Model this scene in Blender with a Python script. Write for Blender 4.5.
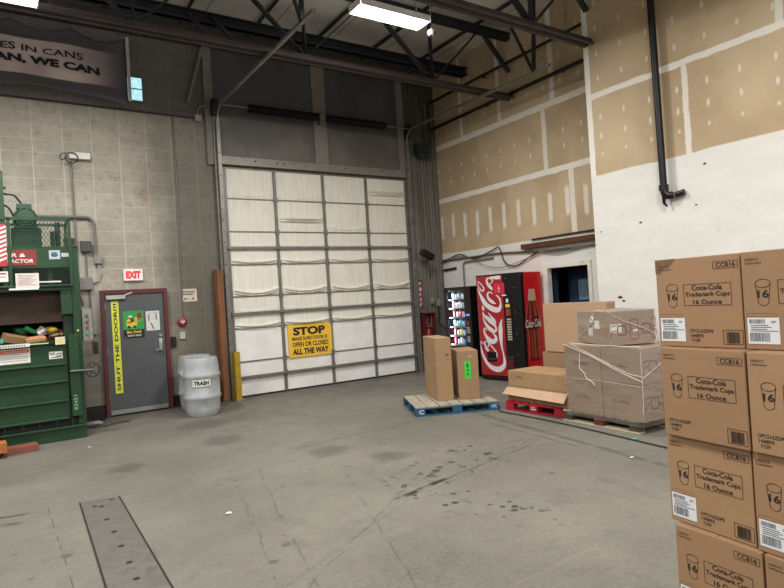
import bpy, bmesh, math, random
from mathutils import Matrix, Vector
from math import radians as R, pi, sin, cos
random.seed(7)
for o in list(bpy.data.objects): bpy.data.objects.remove(o)
S = bpy.context.scene
COL = S.collection
# ---------------------------------------------------------------- camera
cam = bpy.data.cameras.new('camera'); co = bpy.data.objects.new('camera', cam); COL.objects.link(co)
def cam_rot(y, p, r):
    fwd = Vector((sin(y)*cos(p), cos(y)*cos(p), -sin(p))); right = Vector((cos(y), -sin(y), 0)); up = right.cross(fwd)
    r2 = right*cos(r)+up*sin(r); u2 = -right*sin(r)+up*cos(r)
    return Matrix((r2, u2, -fwd)).transposed()
co.matrix_world = Matrix.Translation((0, 0, 1.7)) @ cam_rot(.579801, -.00743408, -.06169136).to_4x4()
cam.sensor_fit = 'HORIZONTAL'; cam.sensor_width = 36; cam.lens = 583.6*36/784; cam.clip_start = .05; cam.clip_end = 200
S.camera = co
# ---------------------------------------------------------------- world, exposure
S.view_settings.view_transform = 'Standard'; S.view_settings.look = 'None'; S.view_settings.gamma = 1
S.view_settings.exposure = 0.0
S.view_settings.use_curve_mapping = False
w = bpy.data.worlds.new('world'); S.world = w; w.use_nodes = True
w.node_tree.nodes['Background'].inputs[0].default_value = (.93, .97, 1, 1)
w.node_tree.nodes['Background'].inputs[1].default_value = .35
LAMP_W = 190          # watts of each fluorescent high-bay fixture
LAMPS = [(4.62, 6.65, 5.6), (-.14, 7.72, 5.36), (-4.6, 7.6, 5.5), (4.57, 2.0, 5.6), (0, 2.6, 5.5), (4.57, -2.2, 5.6), (-.1, -2.0, 5.5), (-4.6, 2.6, 5.5)]

# ---------------------------------------------------------------- node helpers
class NG:
    def __init__(s, name):
        s.m = bpy.data.materials.new(name); s.m.use_nodes = True; s.t = s.m.node_tree
        s.b = s.t.nodes['Principled BSDF']; s.out = s.t.nodes['Material Output']
        s.tc = s.t.nodes.new('ShaderNodeTexCoord'); s.P = s.tc.outputs['Object']
        x = s.t.nodes.new('ShaderNodeSeparateXYZ'); s.L(s.P, x.inputs[0]); s.x, s.y, s.z = x.outputs
    def L(s, a, b): s.t.links.new(a, b)
    def put(s, sock, v):
        if isinstance(v, bpy.types.NodeSocket): s.L(v, sock)
        elif isinstance(v, (tuple, list)): sock.default_value = tuple(v)+((1,) if len(v) == 3 and sock.type == 'RGBA' else ())
        else: sock.default_value = v
    def math(s, op, a, b=0, c=0, clamp=False):
        n = s.t.nodes.new('ShaderNodeMath'); n.operation = op; n.use_clamp = clamp
        for i, v in enumerate((a, b, c)): s.put(n.inputs[i], v)
        return n.outputs[0]
    def add(s, a, b): return s.math('ADD', a, b)
    def sub(s, a, b): return s.math('SUBTRACT', a, b)
    def mul(s, a, b): return s.math('MULTIPLY', a, b)
    def mx(s, a, b): return s.math('MAXIMUM', a, b)
    def mr(s, v, a, b, c=0., d=1.):
        n = s.t.nodes.new('ShaderNodeMapRange'); n.interpolation_type = 'SMOOTHSTEP'
        for i, q in enumerate((v, a, b, c, d)): s.put(n.inputs[i], q)
        return n.outputs[0]
    def noise(s, scale, detail=4, rough=.55, vec=None, st=None, dist=0):
        n = s.t.nodes.new('ShaderNodeTexNoise'); n.inputs['Scale'].default_value = scale
        n.inputs['Detail'].default_value = detail; n.inputs['Roughness'].default_value = rough; n.inputs['Distortion'].default_value = dist
        v = vec or s.P
        if st: v = s.mapping(v, sc=st)
        s.L(v, n.inputs['Vector']); return n.outputs[0]
    def mapping(s, v, loc=(0, 0, 0), rot=(0, 0, 0), sc=(1, 1, 1)):
        n = s.t.nodes.new('ShaderNodeMapping'); s.L(v, n.inputs[0])
        n.inputs[1].default_value = loc; n.inputs[2].default_value = rot; n.inputs[3].default_value = sc
        return n.outputs[0]
    def mix(s, f, a, b):
        n = s.t.nodes.new('ShaderNodeMix'); n.data_type = 'RGBA'
        s.put(n.inputs[0], f); s.put(n.inputs[6], a); s.put(n.inputs[7], b); return n.outputs[2]
    def band(s, v, c, wd, soft):     # 1 within wd of c
        return s.mr(s.math('ABSOLUTE', s.sub(v, c)), wd, wd+soft, 1., 0.)
    def rng(s, v, a, b, soft=.02):
        return s.mul(s.mr(v, a-soft, a+soft), s.mr(v, b-soft, b+soft, 1., 0.))
    def bump(s, h, strength=.3, dist=.01):
        n = s.t.nodes.new('ShaderNodeBump'); n.inputs['Strength'].default_value = strength; n.inputs['Distance'].default_value = dist
        s.L(h, n.inputs['Height']); s.L(n.outputs[0], s.b.inputs['Normal'])
    def done(s, col, rough=.7, metal=0, spec=None):
        s.put(s.b.inputs['Base Color'], col); s.put(s.b.inputs['Roughness'], rough); s.put(s.b.inputs['Metallic'], metal)
        if spec is not None: s.b.inputs['Specular IOR Level'].default_value = spec
        return s.m
MC = {}
def lin(c):
    if isinstance(c, str):
        c = [int(c[i:i+2], 16)/255 for i in (0, 2, 4)]
        c = tuple(x/12.92 if x <= .04045 else ((x+.055)/1.055)**2.4 for x in c)
    return tuple(c)
def M(name, col='888888', rough=.6, metal=0., var=.12, sc=6., bump=0., emit=0, grime=0., gcol='3a332a', spec=None, st=None):
    if name in MC: return MC[name]
    g = NG(name); c = lin(col)
    n = g.noise(sc, 5, .6, st=st)
    k = g.mix(g.mr(n, .25, .75), tuple(x*(1-var) for x in c), tuple(min(1, x*(1+var)) for x in c))
    if grime:
        k = g.mix(g.mul(g.mr(g.noise(sc*.6+1.7, 6, .7), .5, .72), grime), k, lin(gcol))
    m = g.done(k, rough, metal, spec)
    if bump: g.bump(g.noise(sc*6, 3), bump, .004)
    if emit:
        g.L(k, g.b.inputs['Emission Color']); g.b.inputs['Emission Strength'].default_value = emit
    MC[name] = m; return m

# ---------------------------------------------------------------- mesh builder
TXT = {}
def text_mesh(s, bold):
    if (s, bold) not in TXT:
        cu = bpy.data.curves.new('t', 'FONT'); cu.body = s; cu.resolution_u = 3; cu.offset = bold; cu.fill_mode = 'FRONT'
        ob = bpy.data.objects.new('t', cu); COL.objects.link(ob); bpy.context.view_layer.update()
        me = bpy.data.meshes.new_from_object(ob.evaluated_get(bpy.context.evaluated_depsgraph_get()))
        TXT[(s, bold)] = ([tuple(v.co) for v in me.vertices], [tuple(p.vertices) for p in me.polygons])
        bpy.data.objects.remove(ob)
    return TXT[(s, bold)]
class MB:
    def __init__(s): s.v = []; s.f = []; s.m = []; s.sm = []; s.M = Matrix(); s.mi = 0
    def frame(s, O=(0, 0, 0), U=(1, 0, 0), V=(0, 0, 1)):
        U = Vector(U).normalized(); V = Vector(V).normalized(); N = U.cross(V)
        s.M = Matrix.Translation(O) @ Matrix((U, V, N)).transposed().to_4x4(); return s
    def at(s, loc=(0, 0, 0), rz=0): s.M = Matrix.Translation(loc) @ Matrix.Rotation(rz, 4, 'Z'); return s
    def mesh(s, vs, fs, sm=False):
        o = len(s.v); s.v += [tuple(s.M @ Vector(p)) for p in vs]
        s.f += [tuple(o+i for i in f) for f in fs]; s.m += [s.mi]*len(fs); s.sm += [sm]*len(fs); return s
    def box(s, a, b, bev=0):       # min corner, max corner
        x0, y0, z0 = a; x1, y1, z1 = b
        if bev:
            bm = bmesh.new(); bmesh.ops.create_cube(bm, size=1)
            for v in bm.verts: v.co = Vector(((x0+x1)/2+v.co.x*(x1-x0), (y0+y1)/2+v.co.y*(y1-y0), (z0+z1)/2+v.co.z*(z1-z0)))
            bmesh.ops.bevel(bm, geom=bm.edges[:], offset=bev, segments=2, affect='EDGES', profile=.5)
            bm.verts.index_update(); s.mesh([tuple(v.co) for v in bm.verts], [tuple(v.index for v in f.verts) for f in bm.faces]); bm.free(); return s
        return s.mesh([(x0, y0, z0), (x1, y0, z0), (x1, y1, z0), (x0, y1, z0), (x0, y0, z1), (x1, y0, z1), (x1, y1, z1), (x0, y1, z1)],
                      [(0, 3, 2, 1), (4, 5, 6, 7), (0, 1, 5, 4), (1, 2, 6, 5), (2, 3, 7, 6), (3, 0, 4, 7)])
    def bar(s, p, q, a, b, up=(0, 0, 1)):   # rectangular bar from p to q
        p = Vector(p); q = Vector(q); d = (q-p).normalized(); up = Vector(up)
        if abs(d.dot(up)) > .98: up = Vector((1, 0, 0)) if abs(d.x) < .9 else Vector((0, 1, 0))
        x = d.cross(up).normalized(); y = x.cross(d)
        vs = [e+x*(a/2*i)+y*(b/2*j) for e in (p, q) for i, j in ((-1, -1), (1, -1), (1, 1), (-1, 1))]
        return s.mesh([tuple(v) for v in vs], [(0, 1, 2, 3), (7, 6, 5, 4), (0, 4, 5, 1), (1, 5, 6, 2), (2, 6, 7, 3), (3, 7, 4, 0)])
    def angle(s, p, q, a=.06, t=.008, up=(0, 0, 1)):  # L-section member
        s.bar(p, q, a, t, up); p2 = Vector(p)+Vector((0, a/2, a/2)); q2 = Vector(q)+Vector((0, a/2, a/2)); return s.bar(p2, q2, t, a, up)
    def tube(s, pts, r, n=8, closed=False):
        pts = [Vector(p) for p in pts]; L = len(pts); rings = []; ref = None
        for i, p in enumerate(pts):
            a = pts[i-1] if (i or closed) else p; b = pts[(i+1) % L] if (i < L-1 or closed) else p
            d = (b-a).normalized() if (b-a).length > 1e-9 else Vector((0, 0, 1))
            if ref is None:
                ref = Vector((0, 0, 1)) if abs(d.z) < .9 else Vector((1, 0, 0))
            x = d.cross(ref)
            if x.length < 1e-4: x = d.cross(Vector((0, 1, 0)))
            x.normalize(); y = x.cross(d); ref = -y if False else ref
            rr = r[i] if isinstance(r, (list, tuple)) else r
            rings.append([tuple(p+x*rr*cos(2*pi*k/n)+y*rr*sin(2*pi*k/n)) for k in range(n)])
        vs = [v for g in rings for v in g]; fs = []
        for i in range(L-1+(1 if closed else 0)):
            j = (i+1) % L
            for k in range(n): fs.append((i*n+k, i*n+(k+1) % n, j*n+(k+1) % n, j*n+k))
        if not closed: fs += [tuple(range(n))[::-1], tuple((L-1)*n+k for k in range(n))]
        return s.mesh(vs, fs, True)
    def cyl(s, p, q, r, n=16): 
        return s.tube([p, q], r, n)
    def lathe(s, prof, n=24, c=(0, 0, 0)):
        vs = [(c[0]+r*cos(2*pi*k/n), c[1]+r*sin(2*pi*k/n), c[2]+z) for r, z in prof for k in range(n)]
        fs = [(i*n+k, i*n+(k+1) % n, (i+1)*n+(k+1) % n, (i+1)*n+k) for i in range(len(prof)-1) for k in range(n)]
        if prof[0][0] > 1e-4: fs.append(tuple(range(n))[::-1])
        if prof[-1][0] > 1e-4: fs.append(tuple((len(prof)-1)*n+k for k in range(n)))
        return s.mesh(vs, fs, True)
    def rect(s, u0, v0, u1, v1, n=.001):   # thin sheet in a face frame
        return s.mesh([(u0, v0, n), (u1, v0, n), (u1, v1, n), (u0, v1, n)], [(0, 1, 2, 3)])
    def outline(s, u0, v0, u1, v1, t, n=.0012):
        s.rect(u0, v0, u1, v0+t, n); s.rect(u0, v1-t, u1, v1, n); s.rect(u0, v0+t, u0+t, v1-t, n); return s.rect(u1-t, v0+t, u1, v1-t, n)
    def poly(s, pts, t, n=.0012, closed=False):   # flat polyline strip
        P = [Vector(p) for p in pts]
        if closed: P.append(P[0])
        for a, b in zip(P, P[1:]):
            d = (b-a).normalized(); q = Vector((-d.y, d.x))*t/2
            s.mesh([(*(a-q-d*t*.3), n), (*(b-q+d*t*.3), n), (*(b+q+d*t*.3), n), (*(a+q-d*t*.3), n)], [(0, 1, 2, 3)])
        return s
    def ell(s, cu, cv, a, b, n=.001, k=20, t=None):
        if t: return s.poly([(cu+a*cos(2*pi*i/k), cv+b*sin(2*pi*i/k)) for i in range(k)], t, n, True)
        return s.mesh([(cu+a*cos(2*pi*i/k), cv+b*sin(2*pi*i/k), n) for i in range(k)], [tuple(range(k))])
    def text(s, t, u0, v0, u1, v1, n=.0015, bold=.02, shear=0, fn=None):
        vs, fs = text_mesh(t, bold)
        a0 = min(p[0] for p in vs); a1 = max(p[0] for p in vs); b0 = min(p[1] for p in vs); b1 = max(p[1] for p in vs)
        out = []
        for p in vs:
            b = (p[1]-b0)/(b1-b0); a = (p[0]-a0)/(a1-a0)
            q = [u0+a*(u1-u0)+shear*b*(v1-v0), v0+b*(v1-v0), n]
            if fn: q = fn(q)
            out.append(tuple(q))
        return s.mesh(out, fs)
    def build(s, name, mats, parent=None, world=False, loc=None, rz=0, solid=0, bevel=0):
        me = bpy.data.meshes.new(name); me.from_pydata(s.v, [], s.f); me.validate()
        for m in (mats if isinstance(mats, (list, tuple)) else [mats]): me.materials.append(m)
        if len(me.polygons) == len(s.f):
            me.polygons.foreach_set('material_index', s.m); me.polygons.foreach_set('use_smooth', s.sm)
        if any(s.sm):
            me.set_sharp_from_angle(angle=R(40))
        o = bpy.data.objects.new(name, me); COL.objects.link(o)
        if parent is not None:
            o.parent = parent
            if world: me.transform(WM[parent.name].inverted())
            WM[o.name] = WM[parent.name]
        else:
            T = Matrix.Translation(loc or (0, 0, 0)) @ Matrix.Rotation(rz, 4, 'Z')
            o.location = loc or (0, 0, 0); o.rotation_euler = (0, 0, rz); WM[o.name] = T
            if world: me.transform(T.inverted())
        if solid:
            md = o.modifiers.new('solid', 'SOLIDIFY'); md.thickness = solid; md.offset = 0
        if bevel:
            md = o.modifiers.new('bevel', 'BEVEL'); md.width = bevel; md.segments = 2; md.limit_method = 'ANGLE'
        return o
WM = {}
def tag(o, label, cat, group=None):
    o['label'] = label; o['category'] = cat
    if group: o['group'] = group
    return o
def thing(name, label, cat, loc=(0, 0, 0), rz=0, group=None):
    o = bpy.data.objects.new(name, None); o.empty_display_size = .1; COL.objects.link(o)
    o.location = loc; o.rotation_euler = (0, 0, rz); WM[o.name] = Matrix.Translation(loc) @ Matrix.Rotation(rz, 4, 'Z')
    return tag(o, label, cat, group)
def struct(o): o['kind'] = 'structure'; return o
def copy_tree(o, parent=None):
    c = o.copy(); COL.objects.link(c); c.parent = parent; WM[c.name] = WM.get(o.name, Matrix())
    for ch in [x for x in bpy.data.objects if x.parent == o]: copy_tree(ch, c)
    return c
def dup(o, loc, rz, label, group=None):
    c = copy_tree(o); c.location = loc; c.rotation_euler = (0, 0, rz); c['label'] = label
    if group: c['group'] = group
    return c
def arc(c, r, a0, a1, U, V, n=6):
    c = Vector(c); U = Vector(U); V = Vector(V)
    return [tuple(c+U*r*cos(a0+(a1-a0)*i/n)+V*r*sin(a0+(a1-a0)*i/n)) for i in range(n+1)]
def smooth(pts, k=5):
    P = [Vector(p) for p in pts]; out = []
    for i in range(len(P)-1):
        a = P[max(i-1, 0)]; b = P[i]; c = P[i+1]; d = P[min(i+2, len(P)-1)]
        for j in range(k):
            t = j/k; out.append(tuple(.5*((2*b)+(c-a)*t+(2*a-5*b+4*c-d)*t*t+(3*b-a-3*c+d)*t**3)))
    out.append(tuple(P[-1])); return out
# ================================================================ the room
def floor_mat():
    g = NG('concrete_floor')
    n1 = g.noise(.55, 6, .6); n2 = g.noise(3.2, 6, .65); n3 = g.noise(30, 3, .6); n4 = g.noise(1.3, 5, .7, st=(1, .35, 1), dist=.6)
    c = g.mix(g.mr(n1, .3, .7), lin('625f57'), lin('76736a'))
    c = g.mix(g.mul(g.mr(n2, .48, .75), .5), c, lin('55524b'))
    c = g.mix(g.mul(g.mr(n4, .55, .75), .35), c, lin('48443d'))
    c = g.mix(g.mul(g.mr(n3, .4, .75), .3), c, lin('8c8478'))
    n5 = g.noise(85, 2, .7); c = g.mix(g.mul(g.mr(n5, .58, .7), .35), c, lin('4c473f')); n6 = g.noise(7, 6, .8, dist=1.2); c = g.mix(g.mul(g.mr(n6, .56, .72), .32), c, lin('4f4a42'))
    # scuffed sweep marks
    wv = g.noise(2.2, 6, .75, vec=g.mapping(g.P, rot=(0, 0, R(62)), sc=(.35, 3.2, 1)), dist=.4)
    c = g.mix(g.mul(g.mr(wv, .58, .7), .28), c, lin('8a8377'))
    def seg(c, p, q, wd, dark, amt=.9, wob=.03, blot=.5):
        dx, dy = q[0]-p[0], q[1]-p[1]; l = math.hypot(dx, dy); dx /= l; dy /= l
        xx = g.sub(g.x, p[0]); yy = g.sub(g.y, p[1])
        al = g.add(g.mul(xx, dx), g.mul(yy, dy)); pe = g.add(g.mul(xx, -dy), g.mul(yy, dx))
        pe = g.add(pe, g.mul(g.sub(g.noise(2.5, 3), .5), wob*2))
        m = g.mul(g.band(pe, 0, wd, wd*.8), g.rng(al, 0, l, .05))
        m = g.mul(m, g.mr(g.noise(4.5, 3), .5-blot*.35, .55))
        return g.mix(g.mul(m, amt), c, lin(dark))
    c = seg(c, (2.7, 6.47), (4.75, 6.6), .007, '1f1d1b', .8)
    c = seg(c, (2.65, 4.17), (3.3, 4.33), .02, '191716', .9)
    c = seg(c, (3.2, 4.3), (4.75, 4.62), .007, '26231f', .7, .05, .9)
    c = seg(c, (4.75, 4.62), (5.6, 5.0), .004, '3a3630', .5, .08, .9)
    c = seg(c, (1.0, 3.2), (2.7, 4.1), .004, '403d38', .4, .05, .9)
    c = seg(c, (5.0, 4.2), (5.2, 6.3), .012, '403d38', .6)
    c = seg(c, (4.9, 2.6), (5.55, 6.9), .03, '48453f', .6)
    c = seg(c, (.28, 3.2), (.2, 6.2), .003, '38342f', .7, .004, .2)
    c = seg(c, (-.9, 6.4), (.05, 6.15), .015, '1f1d1b', .85)
    c = seg(c, (-.7, 6.2), (.0, 5.9), .03, '48453f', .7)
    for k, (p, q) in enumerate((((1.2, 3.0), (2.0, 6.8)), ((1.45, 3.2), (2.1, 6.0)), ((1.9, 2.8), (2.7, 5.2)), ((.9, 2.9), (3.6, 4.9)))):
        c = seg(c, p, q, .006, '4a4742', .55, .05, .3)
    # drips and blots
    def spots(c, cx, cy, rx, ry, rz, sc, thr, col, amt):
        v = g.t.nodes.new('ShaderNodeTexVoronoi'); v.inputs['Scale'].default_value = sc; v.inputs['Randomness'].default_value = 1
        g.L(g.P, v.inputs['Vector'])
        wob = g.add(v.outputs['Distance'], g.mul(g.sub(g.noise(sc*2.2, 2), .5), .35))
        sel = g.mr(g.noise(sc*.45, 2), .5, .56)
        cs, sn = cos(rz), sin(rz); xx = g.sub(g.x, cx); yy = g.sub(g.y, cy)
        a = g.math('DIVIDE', g.add(g.mul(xx, cs), g.mul(yy, sn)), rx); b = g.math('DIVIDE', g.add(g.mul(xx, -sn), g.mul(yy, cs)), ry)
        r = g.math('SQRT', g.add(g.mul(a, a), g.mul(b, b)))
        m = g.mul(g.mul(g.mr(wob, thr-.05, thr+.03, 1., 0.), sel), g.mr(r, .6, 1.05, 1., 0.))
        return g.mix(g.mul(m, amt), c, lin(col))
    c = spots(c, 3.08, 3.85, 1.1, .34, R(-80), 12, .38, '2b2824', .85)
    c = spots(c, 3.8, 4.75, .85, .5, R(20), 8, .4, '2b2825', .8)
    c = spots(c, 1.3, 4.6, 2.0, 1.8, 0, 3.2, .13, '4a453d', .7)
    c = spots(c, 4.4, 3.6, 1.4, 1.4, 0, 4, .12, '312e2a', .7)
    c = spots(c, .3, 4.4, .9, 1.6, 0, 4.5, .16, '4a453d', .75)
    c = spots(c, 2.6, 2.6, 1.6, 1.0, 0, 5, .1, '35322e', .7)
    for (bx, by, br) in ((3.35, 5.35, .28), (2.95, 6.05, .3), (2.3, 8.9, .5), (2.2, 7.6, .35), (1.0, 7.1, .25)):
        d = g.math('SQRT', g.add(g.math('POWER', g.sub(g.x, bx), 2), g.math('POWER', g.sub(g.y, by), 2)))
        d = g.add(d, g.mul(g.sub(g.noise(5, 4), .5), .35))
        c = g.mix(g.mr(d, br*.4, br, .45, 0.), c, lin('423f3a'))
    # floor colour darkens unevenly towards the back wall
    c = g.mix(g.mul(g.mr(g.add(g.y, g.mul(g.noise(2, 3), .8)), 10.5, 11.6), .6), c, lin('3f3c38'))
    g.bump(g.add(g.mul(n3, .5), n2), .25, .006)
    return g.done(c, g.mr(n2, .3, .7, .5, .75), 0, .35)
def floor():
    mb = MB(); mb.box((-8, -7, -.2), (11.5, 11.3, 0)); return struct(mb.build('floor', floor_mat()))
floor()
def block_mat():
    g = NG('painted_block')
    def fr(v, o, p):
        q = g.math('FRACT', g.math('DIVIDE', g.sub(v, o-40*p), p)); return g.mul(g.math('MINIMUM', q, g.sub(1, q)), p)
    jx = fr(g.x, 1.28, .43); jz = fr(g.z, 3.98, .212)
    j = g.mx(g.mul(g.mr(jx, .004, .009, 1., 0.), .9), g.mul(g.mr(jz, .003, .008, 1., 0.), .55))
    n1 = g.noise(.8, 5, .6); n2 = g.noise(9, 6, .7); n3 = g.noise(60, 2)
    c = g.mix(g.mr(n1, .3, .7), lin('a19b8f'), lin('bbb5a8'))
    c = g.mix(g.mul(g.mr(n2, .47, .72), .55), c, lin('847d71'))
    cell = g.t.nodes.new('ShaderNodeTexWhiteNoise'); cell.noise_dimensions = '2D'
    cb = g.t.nodes.new('ShaderNodeCombineXYZ')
    g.L(g.math('FLOOR', g.math('DIVIDE', g.sub(g.x, 1.28), .43)), cb.inputs[0]); g.L(g.math('FLOOR', g.math('DIVIDE', g.sub(g.z, 3.98), .212)), cb.inputs[1])
    g.L(cb.outputs[0], cell.inputs['Vector'])
    c = g.mix(g.mul(cell.outputs['Value'], .13), c, lin('6f685c'))
    c = g.mix(j, c, lin('cbc4b5'))
    # dark greasy dirt beside the dock door, low down
    lowx = g.mul(g.mr(g.add(g.x, g.mul(g.noise(1.5, 4), 1.1)), 2.2, 3.5), g.mr(g.add(g.z, g.mul(g.noise(1.1, 3), 1.6)), 3.2, 7.2, 1., .55))
    c = g.mix(g.mul(lowx, .75), c, lin('45413a'))
    c = g.mix(g.mul(g.mr(g.add(g.z, g.noise(1.6, 4)), .9, 2.9, 1., 0.), .6), c, lin('615b50'))
    d = g.math('SQRT', g.add(g.math('POWER', g.sub(g.x, 2.02), 2), g.math('POWER', g.sub(g.z, 3.78), 2)))
    c = g.mix(g.mr(g.add(d, g.mul(g.sub(g.noise(14, 4), .5), .3)), .03, .16, .4, 0.), c, lin('8a6247'))
    up = g.mr(g.z, 5.22, 5.28)
    c = g.mix(g.mul(up, .6), c, lin('4d4f52'))  # shade above the fixtures' cutoff, painted in as a darker grey
    # black rubber-marked skirting stripe
    c = g.mix(g.mul(g.mr(g.z, .2, .22, 1., 0.), 1), c, lin('23211f'))
    g.bump(g.add(g.mul(n3, .6), g.mul(j, .8)), .35, .006)
    return g.done(c, .82, 0, .25)
mb = MB(); mb.box((-8, 10.9, 0), (8.8, 11.2, 7)); struct(mb.build('wall_back', block_mat()))

def drywall(name, edge_y, tapes_z, paint_z, vts, streaks, dots, corner):
    g = NG(name)
    tan = g.mix(g.mr(g.noise(1.1, 5), .3, .7), lin('b09b7c'), lin('c2ae8f'))
    tan = g.mix(g.mul(g.mr(g.noise(.6, 3), .45, .7), .3), tan, lin('98836a'))
    wob = g.mul(g.sub(g.noise(5, 4), .5), .05); wob2 = g.mul(g.sub(g.noise(1.3, 3), .5), .07)
    m = 0.
    for z, wd in tapes_z:
        m = g.mx(m, g.mul(g.band(g.add(g.z, wob), z, wd, .02), .95))
    for y, z0, z1, wd in vts:
        m = g.mx(m, g.mul(g.mul(g.band(g.add(g.y, wob), y, wd, .015), g.rng(g.z, z0, z1)), .8))
    def per(v, o, p):
        q = g.math('FRACT', g.math('DIVIDE', g.sub(v, o-30*p), p)); return g.mul(g.math('MINIMUM', q, g.sub(1, q)), p)
    for (o, p, z0, z1, wd) in streaks:
        k = g.mul(per(g.add(g.y, g.mul(wob, .4)), o, p), 1)
        zz = g.add(g.z, g.mul(g.noise(2.2, 1, vec=g.mapping(g.P, sc=(1, 1, .02))), .3))
        m = g.mx(m, g.mul(g.mul(g.mr(k, wd*.5, wd, 1., 0.), g.rng(zz, z0+.15, z1+.15, .05)), .75))
    for (o, p, zo, zp, z0, z1) in dots:
        ky = per(g.add(g.y, g.mul(wob, .5)), o, p); kz = g.mul(per(g.add(g.z, g.mul(wob, .8)), zo, zp), .42)
        d = g.math('SQRT', g.add(g.mul(ky, ky), g.mul(kz, kz)))
        m = g.mx(m, g.mul(g.mul(g.mr(d, .012, .03, 1., 0.), g.rng(g.z, z0, z1)), .6))
    if corner: m = g.mx(m, g.band(g.add(g.y, g.mul(wob, .6)), corner[0], corner[1], .015))
    c = g.mix(m, tan, lin('e4e0d6'))
    paint = g.mr(g.add(g.z, wob2), paint_z-.01, paint_z+.012, 1., 0.)
    wh = g.mix(g.mr(g.noise(1.6, 5, .65, st=(1, 1.2, 3)), .35, .7), lin('d9d7d1'), lin('e0deda'))
    wh = g.mix(g.mul(g.mr(g.noise(7, 5, .7), .62, .75), .35), wh, lin('9a958a'))
    wh = g.mix(g.mul(g.mr(g.add(g.z, g.noise(2, 4)), .5, 1.9, 1., 0.), .35), wh, lin('8b857a'))
    c = g.mix(paint, c, wh)
    g.bump(g.add(g.noise(12, 4), g.mul(m, .6)), .12, .004)
    return g.done(c, .8, 0, .3)
# far stretch of the right wall, with the doorway to the back room
mb = MB()
mb.box((8.6, 7.74, 0), (8.69, 10.9, 7)); mb.box((8.6, 5.8, 0), (8.69, 6.66, 7)); mb.box((8.6, 6.66, 2.16), (8.69, 7.74, 7))
struct(mb.build('wall_right', drywall('drywall_far', 5.9, [(3.9, .045), (5.15, .05)], 2.66,
    [(6.98, 2.7, 3.9, .05), (7.55, 3.9, 5.15, .045), (8.7, 5.15, 7, .04), (9.9, 5.15, 7, .04), (7.3, 5.15, 7, .05)],
    [(.13, .41, 2.98, 3.5, .065)], [(.13, .41, .1, .3, 4.05, 4.75), (.13, .41, .1, .45, 5.3, 6.8)], None)))
mb = MB(); mb.box((7.9, -7, 0), (8.8, 6.02, 7))
struct(mb.build('wall_right_front', drywall('drywall_near', 5.97, [(4.7, .035)], 3.44,
    [(4.4, 3.4, 4.7, .035), (1.9, 3.4, 4.7, .035), (3.2, 4.7, 7, .035)], [], [(.32, .42, .15, .3, 3.75, 4.55), (.32, .42, .15, .4, 4.9, 6.8)], (5.98, .05))))
mb = MB(); mb.box((-8.2, -7, 0), (-8, 11.2, 7)); struct(mb.build('wall_left', block_mat()))
# ceiling: insulation faced panels between purlins
g = NG('insulation_facing')
c = g.mix(g.mr(g.noise(.9, 5), .3, .7), lin('bab6ae'), lin('cfcbc4'))
q = g.math('FRACT', g.math('DIVIDE', g.add(g.x, 50), 1.25)); c = g.mix(g.mul(g.band(q, .5, .008, .008), .6), c, lin('55514a'))
g.bump(g.noise(2.5, 3), .5, .05)
mb = MB(); mb.box((-8, -7, 6.95), (8.8, 11.2, 7.1)); struct(mb.build('ceiling', g.done(c, .7)))

# ---------------------------------------------------------------- back room behind the doorway
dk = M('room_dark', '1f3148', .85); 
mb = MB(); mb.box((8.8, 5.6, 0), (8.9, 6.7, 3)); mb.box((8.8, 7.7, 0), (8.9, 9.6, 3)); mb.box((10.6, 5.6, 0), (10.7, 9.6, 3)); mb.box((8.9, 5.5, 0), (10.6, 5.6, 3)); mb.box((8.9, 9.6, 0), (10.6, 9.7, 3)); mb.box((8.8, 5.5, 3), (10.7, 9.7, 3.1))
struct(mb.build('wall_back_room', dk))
wt = M('white_trim', 'dedbd2', .6, 0, .06, 8, grime=.4)
mb = MB()
mb.box((8.575, 7.665, 0), (8.69, 7.74, 2.085)); mb.box((8.575, 6.66, 0), (8.69, 6.735, 2.085)); mb.box((8.575, 6.66, 2.085), (8.69, 7.74, 2.16))
mb.box((8.57, 7.7401, 0), (8.5999, 7.83, 2.2)); 
struct(mb.build('door_3', wt))

# ---------------------------------------------------------------- cladding over and beside the dock door
pst = M('post_concrete', '827d73', .75, 0, .12, 3, bump=.2, grime=.3)
for i, (a, b, z0, z1) in enumerate(((3.2, 3.36, 4.4, 6.6), (5.42, 5.72, 4.58, 6.6), (7.52, 7.68, 4.58, 6.6))):
    mb = MB(); mb.box((a, 10.83, z0), (b, 10.9, z1)); struct(mb.build('trim_%d' % (i+1), pst))
g = NG('sheet_panel')
c = g.mix(g.mr(g.noise(1.2, 5, .6, st=(1, 1, .3)), .3, .7), lin('44474a'), lin('565a5c'))
lo = g.mr(g.z, 5.3, 5.36, 1., 0.); c = g.mix(lo, c, g.mix(g.mr(g.noise(1.8, 5), .3, .7), lin('5b5a54'), lin('706c64')))
for (a, b) in ((3.36, 5.42), (5.72, 7.52)):
    pass
mb = MB(); mb.box((3.36, 10.87, 4.56), (5.42, 10.9, 6.6)); mb.box((5.72, 10.87, 4.56), (7.52, 10.9, 6.6)); struct(mb.build('trim_4', g.done(c, .6)))
hd = M('header_steel', '8b867d', .5, .3, .12, 4, grime=.3)
mb = MB(); mb.box((3.385, 10.80, 4.461), (7.645, 10.829, 4.57)); mb.box((3.385, 10.78, 4.41), (7.645, 10.879, 4.46)); mb.mi = 1
for x in (4.1, 4.55, 4.7, 6.1, 7.0): mb.cyl((x, 10.802, 4.51), (x, 10.795, 4.51), .018, 8)
struct(mb.build('trim_5', [hd, M('bolt_dark', '15130f', .6)]))
g = NG('ribbed_steel'); c = g.mix(g.mr(g.noise(1, 5, .6, st=(8, 1, .4)), .3, .7), lin('6b675f'), lin('88837a'))
c = g.mix(g.mr(g.z, 4.9, 5.0, 0., .6), c, lin('3c3a37'))
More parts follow.
